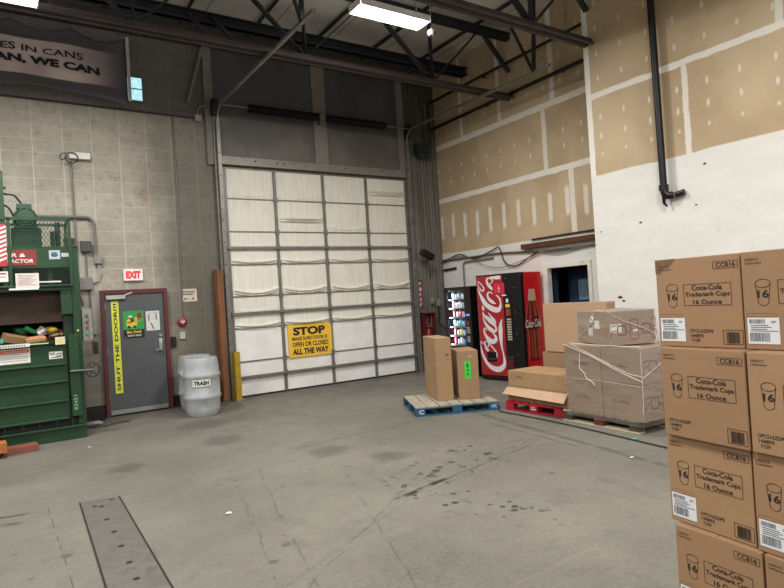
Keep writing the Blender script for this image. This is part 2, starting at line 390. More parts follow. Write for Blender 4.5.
mb = MB(); mb.box((7.78, 10.86, 0), (8.6, 10.9, 6.6))
for x in (7.86, 8.02, 8.22, 8.4, 8.55): mb.box((x-.02, 10.83, 0), (x+.02, 10.86, 6.6))
struct(mb.build('trim_6', g.done(c, .6, .2)))
mb = MB(); mb.box((-8, 10.72, 6.62), (8.6, 10.9, 6.9)); mb.box((-8, 10.68, 6.6), (8.6, 10.9, 6.63)); struct(mb.build('trim_7', M('wall_beam', '4a4744', .6, .2, .1, 2)))

# window of two panes high on the back wall
mb = MB(); mb.box((1.86, 10.86, 5.41), (2.15, 10.9, 5.86)); 
fr_ = struct(mb.build('window_1', M('window_frame', '6a6a66', .6)))
for z0, z1 in ((5.44, 5.625), (5.65, 5.83)):
    mb = MB(); mb.box((1.89, 10.85, z0), (2.12, 10.862, z1)); mb.build('window_pane', M('daylit_glass', 'a9dbe6', .3, emit=1.1, var=.25, sc=25), fr_, world=True)

# ---------------------------------------------------------------- overhead dock door (door_1)
steel = M('galv_steel', '87857f', .45, .55, .15, 5, grime=.35)
dsteel = M('door_rail', '7c7a74', .5, .4, .15, 6, grime=.4)
g = NG('vinyl_facing')
n = g.noise(3, 5, .6, st=(6, 1, .5)); c = g.mix(g.mr(n, .3, .7), lin('dad5c8'), lin('e6e2d7'))
c = g.mix(g.mul(g.mr(g.noise(2.3, 6, .7), .5, .75), .22), c, lin('b0a795'))
wl = g.mix(g.mr(g.noise(3, 5), .3, .7), lin('e2e2dc'), lin('efeee9')); wl = g.mix(g.mul(g.mr(g.noise(6, 6, .75), .55, .72), .4), wl, lin('a58f74'))
c = g.mix(g.mr(g.z, 1.29, 1.3, 1., 0.), c, wl); g.bump(g.noise(18, 3, st=(1, 1, .2)), .12, .01); facing = g.done(c, .55)
root = bpy.data.objects.new('door_1', None); COL.objects.link(root); root.location = (5.56, 10.85, 0); WM['door_1'] = Matrix.Translation(root.location); struct(root)
XS = [3.48, 4.485, 5.55, 6.59, 7.65]; ZS = [.02, .38, .67, 1.30, 1.59, 1.91, 2.52, 2.84, 3.15, 3.78, 4.36]
rr = random.Random(3)
sag = {(0, 2): 0, (0, 3): .9, (1, 9): .25, (3, 9): 1.0, (1, 8): 1.0, (2, 8): .35, (0, 8): .0, (0, 9): .25, (2, 9): 0, (3, 8): .15}
for i in range(4):
    for j in range(10):
        x0, x1, z0, z1 = XS[i], XS[i+1], ZS[j], ZS[j+1]
        a = 0 if j < 3 else sag.get((i, j), 1.0 if j in (3, 6) else (.85 if j == 5 else .2))
        if j in (4, 7): a = .1
        nx, nz = 24, 44; vs = []; mb = MB()
        ph = rr.random()*.2
        for q in range(nz+1):
            for p in range(nx+1):
                u = p/nx; v = q/nz; U = 2*u-1
                base = .10+.16*U*U*(1+ph)               # sagging fold follows a shallow catenary
                hh = (z1-z0)
                d = (v*hh) - (base*hh if hh < .45 else base*.55)
                if (i, j) in ((3, 9), (1, 8)): d -= .2*(1-U*U*.4)
                fold = math.exp(-(d/.022)**2)*.085 + math.exp(-((d+.045)/.014)**2)*.055
                y = 10.868 - a*fold*(1-U**6) - a*.012*sin(pi*v)*(1-U*U)
                vs.append((x0+.012+(x1-x0-.024)*u, y, z0+hh*v))
        fs = [(q*(nx+1)+p, q*(nx+1)+p+1, (q+1)*(nx+1)+p+1, (q+1)*(nx+1)+p) for q in range(nz) for p in range(nx)]
        mb.mesh(vs, fs, True); mb.build('insulation_panel', facing, root, world=True, solid=.01)
for k, z in enumerate(ZS):
    t = .036 if k in (1, 4, 7) else .022
    mb = MB(); 
    if t > .03: mb.box((3.468, 10.80, z-t/2), (7.662, 10.834, z+t/2)); mb.box((3.468, 10.79, z-t/2-.012), (7.662, 10.834, z-t/2-.001))
    else: mb.box((3.49, 10.846, z-t/2), (7.63, 10.864, z+t/2))
    mb.build('strut_rail' if t > .03 else 'joint_rail', dsteel, root, world=True)
for k in (1, 2, 3):
    mb = MB(); mb.box((XS[k]-.028, 10.835, .02), (XS[k]+.028, 10.863, 4.36))
    for z in ZS[1:-1]: mb.box((XS[k]-.04, 10.825, z-.05), (XS[k]+.04, 10.84, z+.05))
    mb.build('stile', dsteel, root, world=True)
for x in (3.49, 7.64):
    mb = MB(); mb.box((x-.03, 10.835, .02), (x+.03, 10.863, 4.36)); mb.build('end_stile', dsteel, root, world=True)
mb = MB(); mb.box((3.46, 10.84, 0), (7.67, 10.88, .03)); mb.build('bottom_seal', M('black_rubber', '1c1b19', .8), root, world=True)
# warning sign on the door is a thing of its own
def sign_stop():
    t = thing('warning_sign', 'yellow STOP sign with black lettering fixed on the white dock door', 'sign', (4.575, 10.83, .64))
    mb = MB().frame(); mb.box((0, 0, -.012), (.965, .655, 0)); mb.build('sign_board', M('sign_yellow', 'eebf3a', .5, 0, .08, 5, grime=.25), t)
    mb = MB().frame(); bk = M('print_black', '17150f', .6)
    mb.text('STOP', .11, .435, .82, .60, .002, .05); mb.text('MAKE SURE DOOR IS', .08, .335, .86, .405, .002, .03)
    mb.text('OPEN OR CLOSED', .08, .205, .88, .30, .002, .03); mb.text('ALL THE WAY', .08, .05, .88, .17, .002, .05)
    mb.build('sign_lettering', bk, t)
sign_stop()
# tracks: vertical run, curve, then horizontal run into the room
def track(x, sgn, yend, label):
    t = thing('door_track', label, 'door track', (x, 10.8, 0), 0, 'tracks of the dock door')
    mb = MB(); mb.box((x-.035, 10.76, 0), (x+.035, 10.79, 5.25)); mb.box((x+sgn*.035-.006, 10.72, 0), (x+sgn*.035+.006, 10.79, 5.25))
    mb.mi = 1
    for k in range(22): mb.cyl((x, 10.762, .2+k*.21), (x, 10.752, .2+k*.21), .011, 6)
    mb.build('vertical_rail', [steel, M('bolt_dark')], t, world=True)
    mb = MB(); mb.box((x+sgn*.06-.022, 10.795, 0), (x+sgn*.06+.022, 10.828, 5.3)); mb.build('jamb_angle', dsteel, t, world=True)
    pts = [(x, 10.77, 5.2)]+[(x, 10.77-.28*(1-cos(a)), 5.2+.28*sin(a)) for a in [pi/2*k/6 for k in range(1, 7)]]+[(x, yend, 5.42)]
    mb = MB()
    for a, b in zip(pts, pts[1:]): mb.bar(a, b, .05, .03, (1, 0, 0)); 
    mb.bar((x+.03, 10.4, 5.49), (x+.03, yend, 5.43), .012, .06); mb.build('overhead_rail', steel, t, world=True)
    mb = MB()
    mb.bar((x, yend+.35, 5.42), (x+.0, yend+.25, 6.7), .05, .05); mb.bar((x, yend+.35, 5.42), (x, yend+.95, 6.7), .04, .04); mb.build('hanger', M('truss_steel', '2a2c33', .6, .3, .15, 3), t, world=True)
track(3.40, -1, 6.62, 'left steel track of the dock door, bending back overhead beside the brown post')
track(7.70, 1, 6.55, 'right steel track of the dock door, bending back overhead past the red cabinet')
t = thing('torsion_spring_shaft', 'long shaft with two thick dark coil springs above the dock door', 'door spring', (5.57, 10.7, 5.3))
mb = MB(); mb.cyl((3.3, 10.68, 5.5), (7.8, 10.68, 5.5), .016, 10); mb.build('shaft', steel, t, world=True)
for a, b in ((4.0, 5.46), (5.64, 7.1)):
    mb = MB(); n = 60
    mb.cyl((a, 10.68, 5.49), (b, 10.68, 5.49), .055, 14)
    for k in range(n): 
        x = a+(b-a)*k/n; mb.tube([(x, 10.68+.07*cos(q), 5.49+.07*sin(q)) for q in [2*pi*i/10 for i in range(10)]], .011, 5, True)
    mb.build('coil_spring', M('spring_black', '16171a', .5, .3), t, world=True)
mb = MB(); mb.box((5.5, 10.66, 5.38), (5.62, 10.84, 5.6), .01); mb.build('centre_bracket', steel, t, world=True)
for x in (3.33, 7.74):
    mb = MB(); mb.cyl((x-.04, 10.68, 5.5), (x+.04, 10.68, 5.5), .1, 18); mb.box((x-.03, 10.7, 5.3), (x+.03, 10.86, 5.6)); mb.build('cable_drum', M('truss_steel'), t, world=True)

# ---------------------------------------------------------------- roof trusses and beams
ts = M('truss_steel'); tr_ = M('chord_lit_pink', '4a403e', .6, .2, .15, 3)  # reddish bottom chord, its colour lightened for the pinkish light it catches
def truss(y, xe, label):
    t = thing('roof_truss', label, 'roof truss', (xe, y, 5.5), 0, 'steel roof trusses')
    zb, zt = 5.56, 6.74
    mb = MB(); 
    for s in (-1, 1): mb.box((-8, y+s*.035-.022, zb-.04), (xe, y+s*.035+.022, zb+.04)); mb.box((-8, y+s*.07-.03, zb-.052), (xe, y+s*.07+.03, zb-.0401))
    mb.build('bottom_chord', tr_, t, world=True)
    mb = MB()
    for s in (-1, 1): mb.box((-8, y+s*.035-.022, zt-.06), (xe, y+s*.035+.022, zt+.06)); mb.box((-8, y+s*.07-.03, zt+.045), (xe, y+s*.07+.03, zt+.06))
    mb.build('top_chord', ts, t, world=True)
    x = 1.56-2.51*4
    while x < xe:
        if x > -8.0:
            for (a, b, wd) in (((x, zb), (x, zt), .04), ((x-1.28, zt), (x, zb), .065), ((x+1.2, zt), (x, zb), .04)):
                if max(a[0], b[0]) > xe+.05: continue
                mb = MB()
                for s in (-1, 1): mb.bar((a[0], y+s*.022, a[1]), (b[0], y+s*.022, b[1]), .022, wd, (0, 1, 0))
                mb.build('web_member', ts, t, world=True)
        x += 2.51
    mb = MB(); mb.bar((xe-.7, y, zt), (xe-.02, y, zb+.5), .07, .07); mb.build('web_member', ts, t, world=True)
truss(8.28, 8.54, 'dark steel roof truss nearer the dock door wall')
truss(5.88, 7.88, 'dark steel roof truss overhead, its end resting at the edge of the nearer drywall')
tag((lambda mb: mb.box((-8, 9.62, 6.46), (8.58, 9.7, 6.62)).box((-8, 9.55, 6.6), (8.58, 9.77, 6.62)).box((-8, 9.55, 6.46), (8.58, 9.77, 6.48)).build('roof_beam', ts, loc=(8.5, 9.66, 6.5), world=True))(MB()), 'dark steel beam under the roof between the truss and the dock wall', 'beam')
for k, x in enumerate([-7.2+1.25*i for i in range(13)]):
    mb = MB(); mb.box((x-.012, -6.5, 6.88), (x+.012, 10.66, 6.93)); mb.box((x-.02, -6.5, 6.87), (x+.02, 10.66, 6.879))
    tag(mb.build('purlin', ts, loc=(x, 2, 6.83), world=True), 'one of the thin dark purlins running under the ceiling towards the dock wall', 'purlin', 'roof purlins')
for (x, z, r, y0, lab) in ((8.47, 5.6, .035, 5.99, 'lower black sprinkler pipe along the unpainted drywall'), (8.42, 6.2, .028, 5.99, 'upper black pipe along the top of the unpainted drywall')):
    mb = MB(); mb.cyl((x, 10.85, z), (x, y0, z), r, 12)
    for y in (7, 9): mb.box((x-.01, y-.02, z), (8.6, y+.02, z+.02))
    tag(mb.build('sprinkler_pipe', M('black_pipe', '141416', .45, .3), loc=(x, 8.4, z), world=True), lab, 'pipe')
for (x, y, z) in ((2.55, 9.72, 6.5), (2.95, 9.72, 6.5), (.6, 9.72, 6.5)):
    mb = MB(); mb.bar((x, 8.3, 5.6), (x+.1, 9.6, 6.55), .06, .06); tag(mb.build('roof_brace', ts, loc=(x, 9, 6), world=True), 'short dark angle brace between the truss and the roof beam', 'brace', 'roof braces')
mb = MB(); mb.bar((3.2, 10.82, 6.55), (2.9, 10.84, 5.5), .05, .05); tag(mb.build('wall_brace', pst, loc=(3, 10.84, 6), world=True), 'pale slanting brace on the wall left of the dock door panels', 'brace')

# ---------------------------------------------------------------- light fixtures
wh = M('fixture_white', 'd8d8d4', .4); em = bpy.data.materials.new('lit_tube'); em.use_nodes = True
nt = em.node_tree; nt.nodes.remove(nt.nodes['Principled BSDF']); e = nt.nodes.new('ShaderNodeEmission'); e.inputs[0].default_value = (1, .985, .95, 1); e.inputs[1].default_value = 9; nt.links.new(e.outputs[0], nt.nodes['Material Output'].inputs[0])
def fixture():
    t = thing('high_bay_light', LL[0], 'ceiling light', LAMPS[0], 0, 'fluorescent high bay lights')
    mb = MB(); mb.box((-.585, -.15, .05), (.585, .15, .09)); mb.box((-.585, -.15, .0), (-.575, .15, .0499)); mb.box((.575, -.15, 0), (.585, .15, .0499))
    mb.mesh([(-.57, -.151, .05), (.57, -.151, .05), (.57, -.155, -.005), (-.57, -.155, -.005)], [(0, 1, 2, 3)]); mb.mesh([(-.57, .151, .05), (.57, .151, .05), (.57, .155, -.005), (-.57, .155, -.005)], [(0, 3, 2, 1)])
    mb.build('housing', wh, t)
    for k in range(6):
        y = -.125+.05*k; mb = MB(); mb.cyl((-.57, y, .02), (.57, y, .02), .012, 8); mb.build('lamp_tube', em, t)
    for x in (-.45, .45):
        mb = MB(); mb.cyl((x, 0, .09), (x, 0, 1.34), .004, 5); mb.build('suspension_cable', M('truss_steel'), t)
    ld = bpy.data.lights.new('fixture_light', 'AREA'); ld.shape = 'RECTANGLE'; ld.size = 1.14; ld.size_y = .28; ld.energy = LAMP_W; ld.color = (1, .975, .94)
    lo = bpy.data.objects.new('fixture_light', ld); COL.objects.link(lo); lo.parent = t; lo.location = (0, 0, -.005)
    lu = bpy.data.lights.new('added_uplight', 'AREA'); lu.shape = 'RECTANGLE'; lu.size = 1.1; lu.size_y = .1; lu.energy = LAMP_W*.11; lu.color = (1, .975, .94)  # unseen light added above the housing to lift the ceiling and upper wall
    lo = bpy.data.objects.new('added_uplight', lu); COL.objects.link(lo); lo.parent = t; lo.location = (0, 0, .095); lo.rotation_euler = (pi, 0, 0)
    return t
LL = ['bright high bay light hanging above the dock door area, near the top centre', 'bright high bay light half out of frame above the black banner'] + ['high bay light at the far left behind the banner wall row', 'high bay light on the right, behind the first ceiling light', 'high bay light over the photographer', 'high bay light on the right at the back of the hall', 'high bay light in the middle at the back of the hall', 'high bay light at the left of the hall']
f0 = fixture()
for k in range(1, len(LAMPS)):
    dup(f0, LAMPS[k], 0, LL[k])
mb = MB(); mb.cyl((0, 0, 0), (0, 0, 1.25), .004, 5); mb.lathe([(.001, -.08), (.05, -.07), (.065, -.03), (.05, .02), (.02, .04), (.001, .05)], 16)
tag(mb.build('sensor_ball', M('chrome', 'b0b0b0', .2, .9), loc=(5.3, 6.62, 5.53)), 'small round chrome sensor hanging at the right end of the ceiling light', 'sensor')
# ================================================================ exit door and the wall round it
maroon = M('maroon_paint', '5b2426', .5, 0, .12, 8, grime=.3); dgrey = M('door_grey', '56585b', .45, .1, .08, 3, grime=.35, gcol='3c3a38')
root = bpy.data.objects.new('door_2', None); COL.objects.link(root); root.location = (1.69, 10.88, 0); WM['door_2'] = Matrix.Translation(root.location); struct(root)
mb = MB(); mb.box((1.265, 10.82, 0), (1.325, 10.91, 2.13)); mb.box((2.27, 10.82, 0), (2.335, 10.91, 2.13)); mb.box((1.325, 10.82, 2.06), (2.27, 10.91, 2.13)); mb.build('door_frame', maroon, root, world=True)
mb = MB(); mb.box((1.33, 10.85, .02), (2.265, 10.9, 2.055)); mb.build('door_slab', dgrey, root, world=True)
mb = MB(); mb.box((1.34, 10.84, .03), (2.255, 10.852, .1)); mb.build('kick_plate', M('brushed_steel', 'a9a9a6', .35, .6), root, world=True)
mb = MB(); mb.box((1.35, 10.79, 1.97), (1.65, 10.85, 2.04), .008); mb.build('door_closer', M('closer_silver', 'b9b9b6', .4, .3), root, world=True)
mb = MB(); mb.bar((1.62, 10.81, 2.03), (1.8, 10.83, 2.09), .02, .012, (0, 1, 0)); mb.bar((1.8, 10.83, 2.09), (1.95, 10.84, 2.07), .02, .012, (0, 1, 0)); mb.build('closer_arm', M('closer_silver'), root, world=True)
mb = MB(); mb.box((2.155, 10.825, 1.03), (2.215, 10.85, 1.25), .006); mb.cyl((2.185, 10.83, 1.07), (2.185, 10.79, 1.07), .012); mb.bar((2.185, 10.79, 1.07), (2.09, 10.79, 1.06), .02, .018)
mb.cyl((2.19, 10.85, 1.31), (2.19, 10.83, 1.31), .027); mb.build('door_handle', M('brushed_steel'), root, world=True)
mb = MB()
for z in (.3, 1.05, 1.8): mb.cyl((1.328, 10.84, z), (1.328, 10.84, z+.11), .009, 8)
mb.build('hinge', M('brushed_steel'), root, world=True)
BK = M('print_black')
def sheet(name, label, cat, x0, z0, x1, z1, m, y=10.848, lines=(), mats=(), fn=None, th=.003):
    t = thing(name, label, cat, (x0, y, z0))
    mb = MB().frame(); mb.box((0, 0, -th), (x1-x0, z1-z0, 0)); mb.build('backing' if cat != 'poster' else 'paper', m, t)
    if fn:
        mb = MB().frame(); fn(mb, x1-x0, z1-z0); mb.build('print', list(mats), t)
    return t
yel = M('neon_yellow', 'dfe64a', .5, 0, .03)
def pr_shut(mb, w, h):
    F = Matrix.Translation((0, 0, 0)) @ mb.M
    mb.M = mb.M @ Matrix.Translation((w, 0, 0)) @ Matrix.Rotation(pi/2, 4, 'Z'); mb.text('SHUT THE DOOR!!!', .04, .03, h-.04, w-.03, .0015, .03)
sheet('door_banner', 'tall neon yellow strip reading SHUT THE DOOR!!! on the grey door', 'sign', 1.425, .38, 1.54, 1.94, yel, fn=pr_shut, mats=[M('print_green_black', '26301a', .6)])
def pr_green(mb, w, h):
    mb.mi = 0; mb.rect(0, .15, w, h, .0004)
    mb.mi = 1; mb.rect(0, 0, w, .15, .0004)
    mb.mi = 2; mb.rect(.05, .2, .19, .28, .001); mb.ell(.1, .3, .045, .04, .001); mb.rect(.19, .21, .22, .36, .001); mb.text('Slow', .05, .085, .14, .135, .001, .04); mb.text('Down!', .16, .085, .28, .135, .001, .04)
    mb.mi = 3; mb.rect(.22, .34, .3, .43, .001); mb.ell(.12, .345, .022, .026, .0014)
    mb.mi = 1; mb.ell(.085, .195, .024, .024, .0014); mb.ell(.18, .195, .024, .024, .0014); mb.rect(.12, .28, .16, .33, .0014)
    mb.mi = 4; mb.ell(.115, .375, .035, .018, .0016); mb.text('SAFETY FIRST', .06, .03, .28, .06, .001, .03); mb.rect(.02, .02, .03, .03, .001)
    mb.mi = 5; mb.poly([(.2, .27), (.27, .3), (.31, .31)], .012, .0012)
sheet('safety_poster', 'green and black poster with a yellow forklift beside the yellow strip on the grey door', 'poster', 1.6, 1.29, 1.93, 1.76, M('poster_base', '222222'), fn=pr_green,
      mats=[M('p_green', '2f9c4d', .5, 0, .03), M('p_black', '16161a', .5), M('p_yellow', 'e2c436', .5), M('p_red', '8f2d22', .5), M('p_white', 'd8d8d0', .5), M('p_orange', 'c88a3a', .5)])
def pr_white(mb, w, h):
    mb.mi = 0; mb.rect(.04, .17, .06, .28, .001); mb.rect(.16, .18, .18, .29, .001); mb.poly([(.08, .13), (.12, .03)], .02, .001)
    mb.mi = 1; mb.rect(.03, .3, .2, .31, .001); mb.rect(.09, .2, .13, .21, .001); mb.rect(.09, .24, .13, .245, .001)
sheet('notice_paper', 'white paper notice with three red strips near the door handle', 'poster', 1.965, 1.4, 2.19, 1.74, M('paper_pale', 'cfd6d2', .7, 0, .03), fn=pr_white, mats=[M('p_crimson', 'a3304a', .5), M('p_grey', '9aa0a0', .6)])
# exit sign
t = thing('exit_sign', 'small lit EXIT sign above the grey door', 'exit sign', (1.65, 10.89, 2.28))
mb = MB().frame(); mb.box((-.0, 0, -.0), (.31, .2, .05), .01); mb.build('housing', M('exit_white', 'e0d6d2', .4, emit=.25), t)
mb = MB().frame(); mb.text('EXIT', .035, .035, .275, .165, .0515, .07); mb.build('lettering', M('exit_red', 'd32a35', .4, emit=.5, var=.02), t)
conduit = M('conduit_grey', '7d7a74', .5, .3, .1, 8, grime=.2); boxm = M('box_grey', '8d8b86', .5, .2, .08, 10, grime=.2)
def pipe(pts, r, label, m=conduit, name='conduit', cat='conduit', clips=0):
    mb = MB(); mb.tube(pts, r, 8)
    p = pts[len(pts)//2]
    return tag(mb.build(name, m, loc=tuple(p), world=True), label, cat)
pipe([(-4, 10.87, 5.28), (3.0, 10.87, 5.245)], .016, 'long thin conduit running level across the block wall under the banner', M('conduit_dark', '3c3a38', .6, .2))
pipe([(3.06, 10.87, 5.3), (3.07, 10.85, 5.4), (3.12, 10.83, 5.46), (3.2, 10.8, 5.48), (3.28, 10.78, 5.48)], .02, 'short curved conduit from the small box up to the spring shaft')
def ebox(x0, z0, x1, z1, dpt, label, m=boxm, name='junction_box', cat='electrical box', y=10.9):
    mb = MB(); mb.box((x0, y-dpt, z0), (x1, y, z1), .006); mb.box((x0+.01, y-dpt-.004, z0+.01), (x1-.01, y-dpt, z1-.01))
    return tag(mb.build(name, m, loc=((x0+x1)/2, y, z0), world=True), label, cat)
ebox(3.0, 5.18, 3.13, 5.3, .08, 'small grey box at the right end of the long level conduit')
pipe([(2.62, 10.88, 5.24), (2.63, 10.88, 3.9), (2.6, 10.88, 1.62)], .011, 'thin conduit dropping down the block wall to the red fire alarm device')
pipe([(.95, 10.87, 4.3), (.97, 10.87, 2.1), (1.02, 10.87, 1.9)], .016, 'upright conduit below the white camera box, passing behind the green baler')
pipe([(.3, 10.85, 3.36), (1.12, 10.85, 3.36)]+arc((1.12, 10.85, 3.24), .12, pi/2, 0, (1, 0, 0), (0, 0, 1))+[(1.25, 10.85, 2.7)], .024, 'thick conduit from behind the baler bending down beside the exit door')
ebox(1.21, 2.58, 1.33, 2.72, .09, 'small grey box where the bent conduit ends')
pipe([(1.27, 10.86, 2.58), (1.3, 10.86, 2.42), (1.26, 10.86, 2.3), (1.15, 10.86, 2.26)], .018, 'flexible grey conduit curling between the two grey boxes', M('conduit_light', 'a5a29b', .5))
ebox(.97, 2.15, 1.17, 2.36, .1, 'square light grey box left above the exit door frame')
pipe([(1.09, 10.87, 2.36), (1.1, 10.87, 2.78)], .014, 'short conduit between the square grey box and the dark socket')
ebox(1.02, 2.78, 1.18, 2.96, .1, 'dark grey power socket above the square grey box', M('socket_dark', '4a4946', .6))
pipe([(1.12, 10.88, 2.15), (1.14, 10.88, 1.2)], .014, 'conduit going down from the square grey box beside the red door frame')
ebox(1.1, 1.4, 1.2, 1.5, .07, 'little grey box low beside the red door frame'); ebox(1.14, 1.1, 1.2, 1.28, .04, 'little dark brown box low beside the red door frame', M('box_brown', '3a2c20'))
# camera on the wall
t = thing('security_camera', 'white box camera with a coiled cable high on the block wall', 'camera', (1.08, 10.88, 4.3))
mb = MB(); mb.box((.93, 10.8, 4.32), (1.24, 10.88, 4.43), .01); mb.build('camera_body', M('cam_white', 'e0ded8', .4), t, world=True)
mb = MB(); mb.tube([(.96+.09*cos(a), 10.77, 4.32+.09*sin(a)) for a in [2*pi*i/16 for i in range(16)]], .009, 6, True); mb.tube(smooth([(.87, 10.77, 4.3), (.8, 10.76, 4.28), (.8, 10.76, 4.36), (.88, 10.77, 4.4)]), .008, 6); mb.build('coiled_cable', M('cable_black', '1b1b1b', .6), t, world=True)
# fire alarm, switches, notice
t = thing('fire_alarm_pull', 'small round red fire alarm device on the block wall', 'fire alarm', (2.58, 10.88, 1.5))
mb = MB().frame((2.58, 10.9, 1.51), (1, 0, 0), (0, 0, 1)); mb.lathe([(.085, 0), (.085, .03), (.06, .05), (.001, .055)], 20); mb.build('alarm_body', M('alarm_red', '8f1f22', .4), t, world=True)
mb = MB().frame((2.58, 10.84, 1.51)); mb.poly([(-.035, .01), (0, -.03), (.035, .01)], .014, .003); mb.rect(-.03, .005, .03, .02, .003); mb.build('alarm_mark', M('p_white'), t, world=True)
ebox(2.52, 1.2, 2.62, 1.33, .03, 'pale double switch plate under the fire alarm', M('plate_pale', 'b8b2a4', .5), 'switch_plate', 'switch')
ebox(2.37, 1.08, 2.45, 1.26, .06, 'small black keypad right of the exit door frame', M('keypad_black', '1a1a1a', .4), 'keypad', 'keypad')
def pr_not(mb, w, h):
    mb.mi = 0
    for i in range(3): mb.rect(.02, h-.05-.03*i, w-.03-.02*i, h-.036-.03*i, .001)
    mb.mi = 1; mb.ell(.06, .05, .02, .02, .001); mb.ell(.2, .05, .02, .02, .001); mb.rect(.1, .045, .16, .055, .001)
sheet('wall_notice', 'small cream notice on the block wall above the barrels', 'sign', 2.6, 1.87, 2.87, 2.1, M('cream_sign', 'c9c2b2', .6), y=10.895, fn=pr_not, mats=[BK, M('p_red')], th=.004)
# yellow guard and brown board at the left track
mb = MB(); mb.box((3.2, 10.7, 0), (3.31, 10.74, 2.42)); mb.box((3.18, 10.741, 0), (3.2, 10.88, 2.42))
tag(mb.build('timber_board', M('brown_board', '7a5030', .8, 0, .3, 3, grime=.35, st=(6, 6, .6)), loc=(3.22, 10.72, 0), world=True), 'tall brown board standing beside the left door track', 'board')
t = thing('track_guard', 'yellow scratched steel guard post at the foot of the left door track', 'guard post', (3.42, 10.5, 0))
mb = MB(); mb.box((3.36, 10.46, 0), (3.38, 10.62, .9)); mb.box((3.38, 10.46, 0), (3.46, 10.48, .9)); mb.build('angle_post', M('yellow_steel', 'a8881f', .5, .1, .15, 6, grime=.75, gcol='3a3428'), t, world=True)
mb = MB(); mb.box((3.33, 10.43, 0), (3.52, 10.65, .02)); mb.build('base_plate', steel, t, world=True)

# ---------------------------------------------------------------- trash barrels
def barrel(loc, rz, label, lab):
    t = thing('trash_barrel', label, 'barrel', loc, rz, 'grey plastic barrels by the exit door')
    mb = MB(); mb.lathe([(.235, 0), (.25, .02), (.268, .12), (.28, .27), (.294, .29), (.294, .33), (.281, .35), (.285, .48), (.281, .61), (.296, .63), (.296, .67), (.28, .69), (.275, .8), (.262, .9), (.25, .93), (.235, .935), (.235, .9), (.24, .6), (.225, .04), (.001, .03)], 36)
    mb.build('barrel_body', M('barrel_grey', 'a6a9ab', .55, 0, .12, 7, grime=.5, gcol='77746c', st=(1, 1, .6)), t)
    if lab:
        n = 14; vs = []; 
        for i in range(n+1):
            a = -pi/2+(-.48+.96*i/n)
            for z in (.49, .6): vs.append((.2945*cos(a), .2945*sin(a), z))
        mb = MB(); mb.mesh(vs, [(2*i, 2*i+2, 2*i+3, 2*i+1) for i in range(n)]); lb = mb.build('paper_label', M('p_white'), t)
        mb = MB().frame(); mb.text('TRASH', -.115, .512, .115, .58, 0, .05, fn=lambda q: (.297*cos(-pi/2+q[0]/.297), q[1], -.297*sin(-pi/2+q[0]/.297))); mb.build('label_lettering', BK, lb)
    mb = MB(); mb.tube([(.285*cos(a), .285*sin(a), .64) for a in (pi*.98, pi*1.0, pi*1.02)], .01, 6); mb.tube(smooth([(-.29, 0, .66), (-.31, 0, .7), (-.29, 0, .74)]), .008, 6); mb.build('grip', M('cam_white'), t)
barrel((2.55, 9.70, 0), R(-16), 'grey plastic barrel with a white TRASH label', True)
barrel((2.62, 10.33, 0), R(-40), 'grey plastic barrel half hidden behind the one labelled TRASH', False)

# ---------------------------------------------------------------- green baler
gm = M('baler_green', '214229', .42, .15, .12, 2.5, grime=.35, gcol='16281a'); gd = M('baler_green_dark', '162c1d', .5, .1, .15, 4)
Y = 9.4
B = thing('baler', 'big green steel baler with a cage on top and rubbish in its open mouth', 'baler', (-.25, 10, 0))
def bp(name, fn, m=gm, parent=None, bev=.004):
    mb = MB(); fn(mb); return mb.build(name, m, parent or B, world=True, bevel=bev)
bp('base', lambda m: (m.box((-1.35, Y-.02, 0), (.83, Y+1.1, .199)), m.box((-1.35, Y-.05, .17), (.83, Y-.021, .199))))
bp('corner_post', lambda m: (m.box((.74, Y+.0, .2), (.84, Y+.12, 2.70)), m.box((.74, Y+.121, .2), (.84, Y+1.05, 2.70)), m.box((.73, Y-.01, 2.701), (.85, Y+1.06, 2.73))))
bp('corner_post', lambda m: m.box((-1.35, Y, .2), (-1.2, Y+1.05, 2.72)))
bp('back_plate', lambda m: m.box((-1.2, Y+1.0, .2), (.78, Y+1.05, 2.4)), gd)
bp('side_lining', lambda m: m.box((.62, Y+.06, .2), (.74, Y+1.0, 2.15)), gd)
bp('gusset', lambda m: m.box((.6, Y-.01, 1.76), (.738, Y+.04, 2.1)))
bp('platen', lambda m: (m.box((-1.2, Y+.12, 1.66), (.62, Y+.95, 2.1)),), M('rusty_platen', '3a2a20', .7, .3, .2, 3, grime=.4))
bp('chamber_floor', lambda m: m.box((-1.2, Y+.06, .98), (.62, Y+1.0, 1.02)), gd)
def door_(m):
    m.box((-1.25, Y-.01, .3), (.64, Y+.05, 1.36))
d = bp('loading_door', door_)
for z, t in ((1.37, .03), (1.07, .025), (.83, .025), (.56, .025), (.315, .03)):
    bp('rib', lambda m: m.box((-1.25, Y-.055, z-t/2), (.62, Y+.0, z+t/2)), parent=d, bev=.006)
bp('door_post', lambda m: m.box((.66, Y-.08, .33), (.785, Y-.001, 1.47)), parent=d)
bp('top_lip', lambda m: m.box((-1.25, Y-.07, 1.385), (.62, Y+.02, 1.4)), parent=d)
bp('sill_gap', lambda m: m.box((-1.3, Y+.03, .2), (.78, Y+.1, .3)), M('print_black'))
for k in range(9): bp('clamp_tooth', lambda m: m.box((-.95+.2*k, Y-.01, .2), (-.92+.2*k, Y+.05, .3)), gd, bev=0)
def wheel(m):
    c = (.94, Y-.1, .95); m.tube([(c[0]+.09*cos(a), c[1]+.02*sin(a)+.03, c[2]+.1*sin(a)) for a in [2*pi*i/18 for i in range(18)]], .009, 6, True)
    for k in range(3): a = pi*k/3; m.tube([(c[0]+.09*cos(a), c[1]+.03+.02*sin(a), c[2]+.1*sin(a)), (c[0]-.09*cos(a), c[1]+.03-.02*sin(a), c[2]-.1*sin(a))], .006, 6)
bp('hand_wheel', wheel, M('wheel_iron', '2d3130', .5, .4), bev=0)
